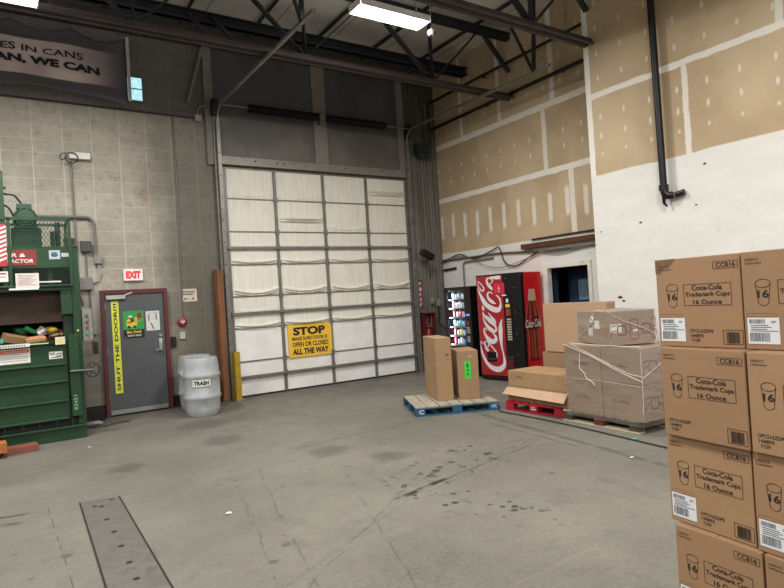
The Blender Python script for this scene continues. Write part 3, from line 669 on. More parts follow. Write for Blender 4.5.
bp('latch_bar', lambda m: (m.cyl((.66, Y-.1, .96), (.97, Y-.1, .95), .018), m.box((.95, Y-.13, .92), (1.0, Y-.07, .98))), M('latch_grey', '5d625d', .5, .4), bev=0)
# head: plates, header, cage
bp('head_beam', lambda m: (m.box((-1.2, Y-.02, 2.1), (.76, Y+.1, 2.18)), m.box((-1.2, Y-.07, 2.155), (.76, Y, 2.18))))
bp('header_plate', lambda m: m.box((-1.2, Y+.02, 2.42), (.76, Y+.05, 2.72)))
bp('inner_plate', lambda m: m.box((-1.2, Y+.3, 2.18), (.76, Y+.34, 2.45)), gd)
for k, (x, z) in enumerate(((.14, 2.36), (.33, 2.33), (.5, 2.33))): bp('valve', lambda m: (m.cyl((x, Y+.2, z-.1), (x, Y+.2, z+.08), .03), m.box((x-.04, Y+.15, z-.12), (x+.04, Y+.25, z-.06))), M('valve_grey', '8d938a', .5, .2), bev=0)
bp('ruled_strip', lambda m: m.box((.33, Y-.005, 2.215), (.62, Y+.0, 2.235)), M('p_white'), bev=0)
def cage_f(m):
    for a, b in (((-.9, 3.1), (.76, 3.1)), ((-.9, 2.2), (-.9, 3.1)), ((.03, 2.18), (.03, 3.1)), ((.75, 2.18), (.75, 3.1))): m.bar((a[0], Y, a[1]), (b[0], Y, b[1]), .04, .04, (0, 1, 0))
    m.bar((.75, Y, 3.1), (.75, Y+.6, 3.1), .035, .035); m.bar((.75, Y+.6, 3.1), (.75, Y+.6, 2.7), .035, .035); m.bar((-.9, Y+.6, 3.1), (.75, Y+.6, 3.1), .035, .035)
bp('cage_frame', cage_f, bev=0)
def cage_m(m):
    st = .045; import itertools
    x0, x1, z0, z1 = .04, .745, 2.72, 3.09
    def diag(s):
        k = -30
        while k < 60:
            pts = []
            c0 = x0+k*st
            # line x = c0 + s*(z-z0)*.55
            za, zb = z0, z1
            xa, xb = c0, c0+s*(z1-z0)*.55
            lo, hi = max(x0, min(xa, xb)), min(x1, max(xa, xb))
            if hi-lo > .01:
                f = lambda x: z0+(x-c0)/(s*.55)
                m.bar((lo, Y+.005, f(lo)), (hi, Y+.005, f(hi)), .007, .003, (0, 1, 0))
            k += 1
    diag(1); diag(-1)
bp('cage_mesh', cage_m, bev=0)
def low_m(m):
    x0, x1, z0, z1 = .05, .735, 2.19, 2.42
    for s in (1, -1):
        for k in range(-14, 40):
            c0 = x0+k*.03; xa, xb = c0, c0+s*(z1-z0)*.8; lo, hi = max(x0, min(xa, xb)), min(x1, max(xa, xb))
            if hi-lo > .008: m.bar((lo, Y+.01, z0+(lo-c0)/(s*.8)), (hi, Y+.01, z0+(hi-c0)/(s*.8)), .006, .003, (0, 1, 0))
bp('lower_mesh', low_m, gd, bev=0)
bp('oil_tank', lambda m: m.box((.06, Y+.12, 2.66), (.42, Y+.5, 3.0)), bev=.012)
bp('tank_plug', lambda m: m.cyl((.33, Y+.12, 2.83), (.33, Y+.1, 2.83), .015), gd, bev=0)
bp('pump_column', lambda m: (m.box((.53, Y+.15, 2.6), (.58, Y+.3, 2.95)), m.cyl((.62, Y+.2, 2.6), (.62, Y+.2, 3.08), .035, 12)), gd)
bp('hose_fitting', lambda m: (m.box((.69, Y+.2, 2.74), (.84, Y+.26, 2.86)), m.cyl((.72, Y+.23, 2.7), (.72, Y+.23, 2.92), .02)), M('socket_dark'), bev=0)
def motor(m):
    m.tube([(.24, Y+.1, 3.14), (.24, Y+.13, 3.14), (.24, Y+.5, 3.14)], [.11, .135, .135], 22)
    m.cyl((.24, Y+.1, 3.14), (.24, Y+.08, 3.14), .09, 18)
    for k in range(10): m.tube([(.24+.138*cos(a), Y+.16+.034*k, 3.14+.138*sin(a)) for a in [2*pi*i/20 for i in range(20)]], .006, 4, True)
    m.box((.14, Y+.15, 3.27), (.32, Y+.35, 3.33)); m.box((.1, Y+.1, 2.98), (.38, Y+.45, 3.02))
mo = bp('motor', motor, M('motor_green', '2f4a38', .5, .2, .15, 8), bev=0)
bp('end_bell', lambda m: m.tube([(.24+.122*cos(a), Y+.1, 3.14+.122*sin(a)) for a in [2*pi*i/24 for i in range(24)]], .01, 6, True), M('motor_green'), mo, bev=0)
for pts in ([(-.06, Y+.2, 3.55), (.0, Y+.2, 3.47), (.12, Y+.2, 3.45), (.2, Y+.2, 3.34)], [(-.06, Y+.2, 3.3), (.0, Y+.2, 3.31), (.06, Y+.2, 3.26), (.1, Y+.2, 3.16)]):
    bp('hose', lambda m: m.tube(smooth(pts), .013, 8), M('cable_black'), bev=0)
bp('cylinder_post', lambda m: (m.box((-.35, Y+.05, 2.7), (-.0, Y+.3, 3.76)), m.box((-.02, Y+.08, 3.52), (.03, Y+.16, 3.55))))
bp('guide_rail', lambda m: m.box((-.06, Y-.005, 2.18), (.0, Y+.03, 3.12)))
# stickers and plates on the baler
def bst(name, x0, z0, x1, z1, m, fn=None, mats=(), y=Y+.015, label=None):
    mb = MB().frame((x0, y, z0)); mb.box((0, 0, -.004), (x1-x0, z1-z0, 0)); o = mb.build(name, m, B, world=True)
    if fn:
        mb = MB().frame((x0, y, z0)); fn(mb, x1-x0, z1-z0); mb.build('print', list(mats), o, world=True)
    if label: o['label'] = label
    return o
rd = M('sign_red', '842a28', .5, 0, .05, grime=.15)
bst('name_plate', -.33, 2.46, .34, 2.67, rd, lambda m, w, h: (m.text('BALER &', .14, .115, .54, .165, .001, .02, .12), m.text('COMPACTOR', .14, .035, .63, .085, .001, .02, .12)), [M('p_white')], y=Y+.012, label='red plate lettered BALER & COMPACTOR')
def stripes(m, w, h):
    for k in range(-3, 16):
        a = k*.06; pts = [(0, a), (w, a+.1), (w, a+.13), (0, a+.03)]
        if 0 <= a and a+.13 <= h: m.mesh([(u, v, .001) for u, v in pts], [(0, 1, 2, 3)])
bst('striped_plate', -.22, 2.45, -.0, 3.02, M('hazard_red', 'b03038', .5), stripes, [M('p_white')], y=Y-.022, label='red and white striped plate')
bst('sticker', -.14, 2.24, -.0, 2.38, M('p_white'), lambda m, w, h: (m.rect(.02, .1, w-.02, .12), m.rect(.02, .06, w-.03, .07)), [M('p_crimson')], y=Y-.025)
bst('instruction_sheet', .08, 2.14, .35, 2.345, M('paper_pink', 'd8cdc8', .6), lambda m, w, h: [m.rect(.03, h-.03-.022*i, w-.03-.03*(i % 3), h-.022-.022*i) for i in range(7)], [M('p_pinkgrey', 'a88a88')], y=Y-.075)
bst('strip_label', .0, 2.12, .34, 2.145, M('p_white'), y=Y-.08)
bst('rating_plate', .49, 2.54, .625, 2.665, M('plate_blue', 'aab6bd', .5), lambda m, w, h: (m.ell(.065, .06, .045, .03), m.rect(.02, .09, .11, .1)), [M('p_blue', '44586c')])
bst('serial_plate', .635, 2.57, .75, 2.63, M('valve_grey'), lambda m, w, h: [m.rect(.01, .01+.016*i, w-.01, .018+.016*i) for i in range(3)], [M('p_white')])
def warn(m, w, h):
    m.mi = 0; m.rect(.01, h*.68, w*.28, h-.015); m.rect(w*.36, h*.68, w-.01, h-.015)
    m.mi = 1; m.text('DANGER', .02, h*.71, w*.26, h-.03, .0016); m.text('WARNING', w*.45, h*.71, w-.04, h-.03, .0016)
    for i in range(4): m.rect(.02, h*.6-.028*i, w*.3, h*.6-.028*i+.008); m.rect(w*.38, h*.6-.028*i, w-.03, h*.6-.028*i+.008)
bst('warning_label', -.38, 1.13, .2, 1.33, M('p_white'), warn, [M('p_orangered', 'c4522c', .5), M('p_grey')], y=Y-.012, label='white and orange warning label')
bst('sticker', .42, 1.15, .585, 1.25, M('p_white'), lambda m, w, h: (m.text('N30', .01, .05, .07, .09), m.rect(.08, .03, w-.01, .04), m.rect(.08, .06, w-.01, .07), m.rect(.02, .015, w-.02, .025)), [BK], y=Y-.012)
bst('sticker', .5, 1.345, .62, 1.45, M('sticker_cream', 'd6d3b0', .6), lambda m, w, h: (m.rect(.02, .06, w-.02, .075), m.rect(.02, .03, w-.03, .045)), [M('p_yellow')], y=Y-.075)
bst('ruled_label', -.4, 1.35, .2, 1.395, M('p_white'), lambda m, w, h: [m.rect(.02+.03*i, .012, .035+.03*i, .03) for i in range(18)], [BK], y=Y-.075)
bst('ruled_label', .2, 1.37, .42, 1.385, M('sticker_lime', 'b9cf94', .6), y=Y-.075)
mb = MB().frame((.735, Y-.082, .42)); mb.M = mb.M @ Matrix.Rotation(pi/2, 4, 'Z'); mb.text('KN51', 0, 0, .2, .05, .001, .01); mb.build('chalk_marks', M('chalk_green', '7fae86'), B, world=True)
cp = bst('control_panel', .86, 1.38, .98, 1.8, M('box_grey'), y=Y+.05)
for i, (z, c_) in enumerate(((1.72, 'socket_dark'), (1.63, 'socket_dark'), (1.55, 'p_red'), (1.47, 'p_green'))):
    mb = MB(); mb.cyl((.915, Y+.05, z), (.915, Y+.02, z), .02, 12); mb.build('push_button', M(c_), cp, world=True)
mb = MB(); mb.box((.855, Y+.055, 1.36), (.985, Y+.2, 1.82)); mb.build('panel_box', M('box_grey'), B, world=True)
mb = MB(); mb.cyl((.79, Y-.0, 1.52), (.79, Y-.02, 1.52), .015); mb.build('indicator', M('p_yellow'), B, world=True)

# rubbish in the baler's mouth: each piece a thing
kraft = M('kraft', 'a3825b', .75, 0, .08, 5, st=(1, 1, 1)); kraft2 = M('kraft_dark', '8a6b48', .75, 0, .1, 5)
def slab(name, x, y, z, sx, sy, sz, rx, ry, rz, m, label, cat):
    mb = MB(); mb.M = Matrix.Rotation(rz, 4, 'Z') @ Matrix.Rotation(ry, 4, 'Y') @ Matrix.Rotation(rx, 4, 'X'); mb.box((-sx/2, -sy/2, -sz/2), (sx/2, sy/2, sz/2), .005)
    return tag(mb.build(name, m, loc=(x, y, z)), label, cat)
slab('cardboard_scrap', .05, Y+.15, 1.46, .3, .25, .1, .2, .25, .3, kraft2, 'brown folded cardboard left of the flat box in the baler mouth', 'cardboard')
slab('flat_box', .27, Y+.1, 1.44, .24, .2, .05, .15, -.08, .1, M('box_salmon', 'b5825c', .7), 'flat orange brown box lying on the front lip of the baler mouth', 'box')
slab('cardboard_scrap', .52, Y+.3, 1.52, .26, .2, .03, .3, .2, -.3, kraft, 'pale cardboard strip at the right side of the baler mouth', 'cardboard')
slab('cardboard_scrap', -.2, Y+.2, 1.5, .2, .25, .05, .4, .9, .2, kraft2, 'tilted dark cardboard at the left side of the baler mouth', 'cardboard')
slab('cardboard_scrap', .15, Y+.45, 1.28, .7, .5, .4, .1, .05, .3, kraft2, 'large crushed carton at the bottom of the baler mouth', 'cardboard')
def crumple(name, c, r, sz, m, label, cat, seed):
    bm = bmesh.new(); bmesh.ops.create_icosphere(bm, subdivisions=3, radius=1); q = random.Random(seed)
    cent = [Vector((q.uniform(-1, 1), q.uniform(-1, 1), q.uniform(-1, 1))).normalized() for _ in range(14)]
    for v in bm.verts:
        d = max(v.co.normalized().dot(k) for k in cent); v.co *= r*(.55+.5*(1-d)*2.2+.2*d); v.co = Vector((v.co.x*sz[0], v.co.y*sz[1], v.co.z*sz[2]))
    bm.verts.index_update(); mb = MB(); mb.mesh([tuple(v.co) for v in bm.verts], [tuple(v.index for v in f.verts) for f in bm.faces]); bm.free()
    return tag(mb.build(name, m, loc=c), label, cat)
film = lambda n, c: M(n, c, .3, 0, .3, 14)
crumple('plastic_film', (.12, Y+.3, 1.56), .1, (1.3, 1, .8), film('film_green', '1f5a3c'), 'crumpled dark green plastic at the back of the baler mouth', 'plastic', 1)
crumple('plastic_film', (-.12, Y+.12, 1.43), .055, (1.2, 1, .8), film('film_teal', '3fa088'), 'crumpled teal plastic at the left of the baler mouth', 'plastic', 2)
crumple('plastic_film', (.36, Y+.22, 1.54), .075, (1, .8, 1.1), film('film_white', 'b9aeb6'), 'crumpled white and pink plastic in the middle of the baler mouth', 'plastic', 3)
crumple('plastic_film', (.49, Y+.2, 1.55), .07, (1.2, .8, .7), film('film_yellow', 'b7a02c'), 'crumpled yellow wrapper at the right of the baler mouth', 'plastic', 4)
crumple('plastic_film', (.52, Y+.16, 1.47), .06, (1.4, .8, .6), film('film_brown', '5a4638'), 'crumpled brown paper under the yellow wrapper in the baler', 'paper', 5)
mb = MB(); mb.lathe([(.001, 0), (.03, 0), (.032, .02), (.032, .14), (.012, .19), (.012, .21), (.001, .21)], 14)
for v_i in range(len(mb.v)):
    x, y, z = mb.v[v_i]; mb.v[v_i] = (z-.1, y, x)
o = tag(mb.build('plastic_bottle', M('bottle_green', '1c7a4a', .15), loc=(.24, Y+.2, 1.56), rz=.5), 'green plastic bottle lying among the rubbish in the baler', 'bottle')
o.rotation_euler = (0, .5, .5)
# timbers on the floor before the baler
def timber(x0, y0, x1, y1, z0, z1, m, label, rz=0):
    mb = MB(); mb.box((-(x1-x0)/2, -(y1-y0)/2, 0), ((x1-x0)/2, (y1-y0)/2, z1-z0), .006)
    mb2 = mb.build('timber_block', m, loc=((x0+x1)/2, (y0+y1)/2, z0), rz=rz); return tag(mb2, label, 'timber', 'timber blocks by the baler')
timber(-.19, 8.95, .22, 9.15, 0, .09, M('timber_red', '7d4a38', .75, 0, .15, 5, st=(1, 6, 6)), 'reddish brown timber block on the floor in front of the baler', .12)
timber(-.7, 8.78, -.12, 8.98, .07, .2, M('timber_orange', 'a8692f', .75, 0, .15, 5, st=(1, 6, 6)), 'orange brown timber block at the left edge, raised in front of the baler', .1)
timber(-.7, 8.8, -.3, 8.95, 0, .07, M('timber_dark', '2a2a26', .8), 'dark timber under the orange one at the left edge', .1)
# litter behind the baler corner
mb = MB(); mb.box((.93, 10.6, 0), (1.22, 10.86, .2), .01); tag(mb.build('black_bin_base', M('black_rubber'), loc=(1.07, 10.7, 0), world=True), 'low black box on the floor between the baler and the exit door', 'box')
crumple('plastic_film', (1.0, 10.15, .05), .1, (1.6, 1, .5), film('film_clear', '8f8f8a'), 'grey crumpled plastic on the floor beside the baler', 'plastic', 8)
pipe(smooth([(.9, 10.2, .02), (1.1, 10.0, .02), (1.35, 10.15, .02), (1.5, 10.1, .02)]), .012, 'thin grey cord lying on the floor beside the baler', M('cord_grey', '55534e', .7), 'floor_cord', 'cord')

# ---------------------------------------------------------------- banner
bm_ = NG('banner_print'); g = bm_
cz = g.add(g.z, g.mul(g.x, -.0)); 
m1 = g.mul(g.rng(g.add(g.z, g.mul(g.noise(1.5, 2), .03)), .235, .81, .015), g.mr(g.x, .9, 1.85, 1., 0.))
c = g.mix(m1, lin('57555b'), g.mix(g.mr(g.noise(1.1, 2), .35, .65), lin('cbb6b6'), lin('eedcd9')))
ban_m = g.done(c, .45)
t = thing('banner', 'long dark banner with a pinkish middle reading WE CAN on the wall at top left', 'banner', (0, 10.6, 5.32))
def bsurf(x, z):   # x world, z in 0..1.1 ; returns sagged point
    k = (x-1.87)/-.83; f = k-math.floor(k); sag_ = .16*(1-(2*f-1)**2) if x < 1.87 else 0
    sag_ = .13*(1-abs(2*f-1)**1.6)
    top = 1.09-sag_; y = -.05*sin(x*2.6+.4)*(.4+.6*(1-z/1.1))-.04*sin(x*5.3+z*3)*(.5)
    zz = z*top/1.09 if z > .8 else z
    lo = .05*sin((x+.2)*1.9)
    return (x, y+.02, z-sag_*max(0, (z-.55)/.54)+lo*(1-z/1.09))
nx, nz = 90, 20; vs = []; 
for q in range(nz+1):
    for p in range(nx+1):
        vs.append(bsurf(-3.2+5.06*p/nx, 1.09*q/nz))
mb = MB(); mb.mesh(vs, [(q*(nx+1)+p, q*(nx+1)+p+1, (q+1)*(nx+1)+p+1, (q+1)*(nx+1)+p) for q in range(nz) for p in range(nx)], True); mb.build('banner_cloth', ban_m, t, solid=.004)
bf = lambda q: (lambda s_: (s_[0], s_[2], -s_[1]+.012))(bsurf(q[0], q[1]))
mb = MB().frame(); bk2 = M('banner_black', '1d1a20', .5)
mb.text('BEVERAGES IN CANS', -.86, .565, 1.19, .69, 0, .015, fn=bf); mb.build('banner_lettering', bk2, t)
mb = MB().frame(); mb.text('IF WE CAN, WE CAN', -.88, .345, 1.43, .50, 0, .055, fn=bf); mb.build('banner_lettering', bk2, t)
mb = MB(); mb.box((1.85, -.015, -.0), (1.90, .0, 1.09)); mb.build('white_edge', M('edge_white', 'bfbdc4', .5), t)
for x in (1.87, 1.04, .21, -.62):
    mb = MB(); mb.tube([(x, .0, 1.09), (x, .1, 1.4)], .004, 5); mb.build('tie_cord', M('cable_black'), t)
M('elbow_black', '0f0f10', .35, .2)
# ================================================================ right of the dock door
redm = M('cabinet_red', '6a211e', .45, 0, .15, 6, grime=.4)
t = thing('extinguisher_cabinet', 'red cabinet holding a fire extinguisher between the dock door and snack machine', 'cabinet', (8.0, 10.75, .45))
mb = MB(); mb.box((7.84, 10.84, .45), (8.16, 10.86, 1.32)); mb.box((7.84, 10.7, .45), (7.86, 10.86, 1.32)); mb.box((8.14, 10.7, .45), (8.16, 10.86, 1.32)); mb.box((7.84, 10.7, 1.3), (8.16, 10.86, 1.32)); mb.box((7.84, 10.7, .45), (8.16, 10.86, .47)); mb.build('cabinet_shell', redm, t, world=True)
t = thing('fire_extinguisher', 'fire extinguisher standing in the red cabinet', 'fire extinguisher', (7.99, 10.77, .47))
mb = MB(); mb.lathe([(.07, 0), (.075, .02), (.075, .4), (.05, .47), (.02, .5), (.02, .53), (.001, .53)], 20, (0, 0, 0)); mb.build('bottle', M('ext_red', '8a2620', .35), t)
mb = MB(); mb.box((-.02, -.06, .53), (.02, .06, .56)); mb.bar((0, -.05, .57), (0, .09, .62), .02, .01); mb.build('valve_handle', M('brushed_steel'), t)
mb = MB(); mb.tube(smooth([(.03, 0, .54), (.09, -.02, .5), (.09, -.03, .35), (.085, -.03, .2)]), .009, 6); mb.build('hose', M('cable_black'), t)
mb = MB().frame((0, -.0765, .18)); mb.rect(-.04, 0, .04, .1, .002); mb.build('paper_label', M('p_yellow'), t)
def pr_str(mb, w, h):
    for i in range(5): mb.text('FIRE'[i % 4], .035, h-.13-.12*i, w-.035, h-.05-.12*i, .001, .03)
sheet('fire_strip_sign', 'narrow upright red FIRE sign above the red cabinet', 'sign', 7.8, 1.45, 7.93, 2.08, M('ext_sign', '7c342e', .5), y=10.82, fn=pr_str, mats=[M('p_white')])
t = thing('dock_light', 'dark loading dock lamp on a short arm beside the right door track', 'lamp', (8.05, 10.83, 2.6))
mb = MB(); mb.bar((8.1, 10.85, 2.5), (7.98, 10.55, 2.62), .03, .03); mb.build('swing_arm', M('socket_dark'), t, world=True)
mb = MB(); mb.M = Matrix.Translation((7.9, 10.5, 2.62)) @ Matrix.Rotation(.45, 4, 'Y'); mb.box((-.19, -.08, -.07), (.15, .08, .07), .02); mb.build('lamp_head', M('elbow_black'), t, world=True)
mb = MB(); mb.box((7.94, 10.66, 4.92), (8.24, 10.84, 5.22), .02); mb.cyl((7.9, 10.65, 4.93), (8.2, 10.65, 4.93), .07, 14)
tag(mb.build('door_operator', M('operator_green', '2a3a33', .5, .2), loc=(8.07, 10.75, 4.9), world=True), 'dark green motor operator mounted right of the spring shaft', 'motor')
for x, z0, z1, lab in ((8.12, 0.9, 4.9, 'thin grey conduit dropping from the motor operator'), (8.3, .4, 6.2, 'grey conduit up the ribbed column, second from the corner'), (8.48, .4, 6.2, 'grey conduit up the ribbed column, nearest the corner')):
    pipe([(x, 10.81, z0), (x, 10.81, z1)], .016, lab)
ebox(8.1, 1.52, 8.2, 1.66, .09, 'left grey control box on the ribbed column by the corner', y=10.83); ebox(8.27, 1.45, 8.37, 1.62, .09, 'right grey control box on the ribbed column by the corner', y=10.83)
ebox(8.13, 2.15, 8.17, 2.3, .06, 'little dark box on the ribbed column above the control boxes', M('socket_dark'), y=10.83)
pipe(smooth([(8.3, 10.8, 1.45), (8.36, 10.78, 1.25), (8.3, 10.8, 1.1), (8.45, 10.75, .95), (8.5, 10.7, .8)]), .012, 'black cable hanging below the control boxes', M('cable_black'), 'cable', 'cable')
# conduits and cables on the white lower wall
pipe([(8.56, 10.8, 2.5), (8.56, 8.9, 2.5), (8.56, 7.7, 2.42), (8.56, 6.1, 2.42)], .02, 'long conduit running level along the white wall under the rusty beam', M('conduit_dark2', '5a564f', .6))
pipe([(8.56, 9.1, 2.42), (8.56, 10.0, 2.41)]+arc((8.56, 10.0, 2.33), .08, pi/2, 0, (0, 1, 0), (0, 0, 1))+[(8.56, 10.08, 1.2)], .018, 'conduit bending down the white wall behind the snack machine')
for k, (pts, r, lab) in enumerate((
    ([(8.55, 10.8, 2.45), (8.55, 10.2, 2.6), (8.55, 9.7, 2.46), (8.55, 9.1, 2.58), (8.55, 8.9, 2.62), (8.55, 8.75, 2.3), (8.55, 8.45, 2.2), (8.55, 8.1, 2.33), (8.55, 7.8, 2.44)], .013, 'thick black cable looping along the white wall above the snack machine'),
    ([(8.54, 10.8, 2.52), (8.54, 10.0, 2.54), (8.54, 9.4, 2.3), (8.54, 8.9, 2.2), (8.54, 8.3, 2.28), (8.54, 7.6, 2.45)], .007, 'thin pale wire sagging lowest along the white wall'),
    ([(8.55, 7.9, 2.45), (8.55, 7.4, 2.36), (8.55, 6.9, 2.4), (8.55, 6.3, 2.46)], .014, 'grey cable drooping under the rusty beam above the doorway'))):
    pipe(smooth(pts), r, lab, M('cable_black') if k == 0 else M('wire_grey', '6d6a63', .6), 'cable', 'cable')
mb = MB(); mb.box((8.48, 6.02, 2.50), (8.6, 8.22, 2.6), .008); tag(mb.build('timber_beam', M('rusty_beam', '54361f', .85, 0, .3, 4, grime=.4, st=(8, 1, 8)), loc=(8.54, 7, 2.5), world=True), 'rough brown beam fixed on the wall above the doorway', 'beam')
mb = MB(); mb.box((8.56, 6.02, 2.66), (8.6, 8.0, 2.69)); tag(mb.build('batten', M('batten_dark', '2e2118', .8), loc=(8.58, 7, 2.66), world=True), 'thin dark batten just above the rough brown beam', 'batten')
mb = MB(); mb.bar((8.57, 10.8, 2.28), (8.57, 10.35, 2.3), .03, .05); tag(mb.build('pipe_bracket', M('cable_black'), loc=(8.57, 10.6, 2.28), world=True), 'short black bracket at the wall corner above the snack machine', 'bracket')
# black drain pipe on the nearer drywall
t = thing('drain_pipe', 'black pipe running down the near drywall and ending in an elbow', 'pipe', (7.8, 4.83, 2.9))
mb = MB(); mb.cyl((7.78, 4.73, 3.0), (7.78, 4.76, 6.86), .048, 16); mb.build('pipe', M('black_pipe'), t, world=True)
mb = MB(); mb.tube([(7.78, 4.73, 3.02), (7.78, 4.72, 2.95), (7.8, 4.69, 2.9), (7.82, 4.66, 2.9), (7.84, 4.64, 2.9)], .055, 14); mb.cyl((7.78, 4.73, 2.98), (7.78, 4.73, 3.06), .066, 16); mb.tube([(7.8, 4.75, 2.93), (7.8, 4.75, 2.8), (7.84, 4.73, 2.76)], [.03, .02, .012], 8); mb.cyl((7.85, 4.6, 2.9), (7.85, 4.48, 2.92), .042, 12)
mb.build('elbow', M('elbow_black'), t, world=True)
for (y, z, s) in ((5.63, 1.5, .05), (5.57, 1.44, .035), (5.9, 2.55, .02), (5.2, 2.6, .03), (4.35, 2.72, .025), (4.2, 3.25, .03)):
    mb = MB().frame((7.898, y, z), (0, -1, 0), (0, 0, 1)); q = random.Random(z); mb.mesh([(s*(.6+.5*q.random())*cos(a), s*.55*(.5+.6*q.random())*sin(a), .001) for a in [2*pi*i/9 for i in range(9)]], [tuple(range(9))])
    tag(mb.build('wall_gouge', M('gouge_dark', '3a3732', .9), loc=(7.898, y, z), world=True), 'small dark gouge in the white painted near wall', 'gouge', 'gouges in the white wall')
# back room poster
mb = MB(); mb.box((9.9, 7.62, 1.45), (9.92, 7.9, 1.95))
def pr_u(mb, w, h): mb.outline(.04, .06, .2, .34, .01, .001); mb.ell(.12, .22, .05, .05, .001, 16, .01); mb.rect(.08, .1, .16, .12, .001)
t = thing('door_poster', 'pale blue poster with a round mark seen through the dark doorway', 'poster', (9.25, 7.5, 1.45), R(-90))
mb = MB().frame(); mb.box((0, 0, -.004), (.24, .4, 0)); mb.build('paper', M('poster_blue', '7f9fb2', .6), t)
mb = MB().frame(); pr_u(mb, .26, .4); mb.build('print', M('p_blue'), t)
mb = MB(); mb.box((9.256, 6.9, 0), (9.32, 7.75, 2.05)); tag(mb.build('partition', M('partition_blue', '263c58', .6), loc=(9.29, 7.3, 0), world=True), 'dark blue partition standing inside the back room', 'partition')

# ---------------------------------------------------------------- snack machine
t = thing('snack_machine', 'black snack vending machine with a lit glass front in the corner', 'vending machine', (7.75, 9.82, 0), R(-90))
bk = M('machine_black', '0b0b0e', .4, .1, .1, 5)
mb = MB(); w_, d_, h_ = .84, .8, 1.85
mb.box((0, .03, .08), (.04, d_, h_)); mb.box((w_-.2, .03, .08), (w_, d_, h_)); mb.box((0, .03, h_-.09), (w_, d_, h_)); mb.box((0, .03, .04), (w_, d_, .42)); mb.box((0, d_-.3, .08), (w_, d_, h_)); mb.box((.04, .05, 0), (w_-.04, d_-.03, .05)); mb.build('cabinet', bk, t, bevel=.006)
mb = MB(); mb.box((0, 0, .06), (.08, .03, h_)); mb.box((.64, 0, .06), (w_, .03, h_)); mb.box((.08, 0, h_-.07), (.64, .03, h_)); mb.box((.08, 0, .06), (.64, .03, .5)); dr = mb.build('door_frame', bk, t, bevel=.004)
mb = MB(); mb.box((.14, -.006, .2), (.58, 0, .38)); mb.build('delivery_flap', M('flap_black', '0b0b0c', .25), t)
gl = bpy.data.materials.new('clear_glass'); gl.use_nodes = True; nt = gl.node_tree; nt.nodes.remove(nt.nodes['Principled BSDF'])
a = nt.nodes.new('ShaderNodeBsdfTransparent'); b = nt.nodes.new('ShaderNodeBsdfGlossy'); b.inputs['Roughness'].default_value = .03; mx_ = nt.nodes.new('ShaderNodeMixShader'); fz = nt.nodes.new('ShaderNodeFresnel'); fz.inputs[0].default_value = 1.4
mx_.inputs[0].default_value = .05; nt.links.new(a.outputs[0], mx_.inputs[1]); nt.links.new(b.outputs[0], mx_.inputs[2]); nt.links.new(mx_.outputs[0], nt.nodes['Material Output'].inputs[0])
mb = MB(); mb.mesh([(.081, .012, .501), (.639, .012, .501), (.639, .012, h_-.071), (.081, .012, h_-.071)], [(0, 1, 2, 3)]); mb.build('glass_pane', gl, t)
SH = [1.6, 1.415, 1.225, 1.03, .845, .66]
for z in SH:
    mb = MB(); mb.box((.04, .06, z-.02), (.64, .5, z-.01)); mb.box((.04, .055, z-.03), (.64, .06, z-.002)); mb.build('shelf', M('shelf_dark', '23262c', .5), t)
mb = MB(); mb.box((.69, -.01, 1.25), (.79, 0, 1.29)); mb.build('display', M('display_blue', '5f7ae0', .3, emit=1.2), t)
mb = MB()
for r_ in range(4):
    for c_ in range(3): mb.box((.69+.035*c_, -.008, 1.0-.035*r_), (.715+.035*c_, 0, 1.025-.035*r_))
mb.build('keypad', M('key_grey', '9a9a98', .5), t)
mb = MB(); mb.box((.7, -.012, .72), (.78, 0, .84)); mb.build('coin_slot', M('brushed_steel'), t)
mb = MB(); mb.box((.7, -.008, 1.06), (.76, 0, 1.14)); mb.build('card_sticker', M('p_crimson'), t)
ld = bpy.data.lights.new('shelf_light', 'AREA'); ld.shape = 'RECTANGLE'; ld.size = .05; ld.size_y = 1.2; ld.energy = 16; ld.color = (.8, .9, 1)
lo = bpy.data.objects.new('shelf_light', ld); COL.objects.link(lo); lo.parent = t; lo.location = (.1, .035, 1.15); lo.rotation_euler = (R(90), 0, R(-35))
cols = ['c8d4e0', 'e6eef4', '9fb8d8', 'd0574c', 'f0f0f0', 'e2c04a', '3f70c0', '7fc4d8', 'd8a0b8', '58a070', 'f2f6fa', 'a8445a', '88b0e8', 'e8d8c0']
def snack(kind, m):
    mb = MB(); n, k = 8, 8; vs = []
    wd, ht, th = (.045, .15, .022) if kind == 0 else (.04, .125, .018)
    for s in (1, -1):
        for q in range(k+1):
            for p in range(n+1):
                u = p/n*2-1; v = q/k; b = s*th*max(0, (1-u*u))**.5*max(0, 1-(2*v-1)**6)**.5
                vs.append((u*wd, b, v*ht))
    fs = []
    for s in range(2):
        o = s*(n+1)*(k+1)
        for q in range(k):
            for p in range(n): f = (o+q*(n+1)+p, o+q*(n+1)+p+1, o+(q+1)*(n+1)+p+1, o+(q+1)*(n+1)+p); fs.append(f if s else f[::-1])
    mb.mesh(vs, fs, True); b = mb.build('snack_packet', m, loc=(0, 0, 0))
    return b
rq = random.Random(11); protos = {}
names = ['top', 'second', 'third', 'fourth', 'fifth', 'lowest']
tones = [['e6eef4', 'c8d4e0', '88b0e8', 'f2f6fa', 'e6eef4'], ['d8a0d0', 'f0f0f0', 'e6eef4', '9fb8d8', 'f0f0f0'], ['b03848', 'f0f0f0', 'd0574c', 'd8c0e0', 'b8a8c8'], ['7fc4d8', '9fd8c8', '70b0e0', '88b0e8', '58a8d0'], ['a8445a', 'd0c070', 'e8e0a0', '9fb8d8', 'd87060'], ['b03848', '9fb8d8', 'f0f0f0', '3f70d0', '5f80e0']]
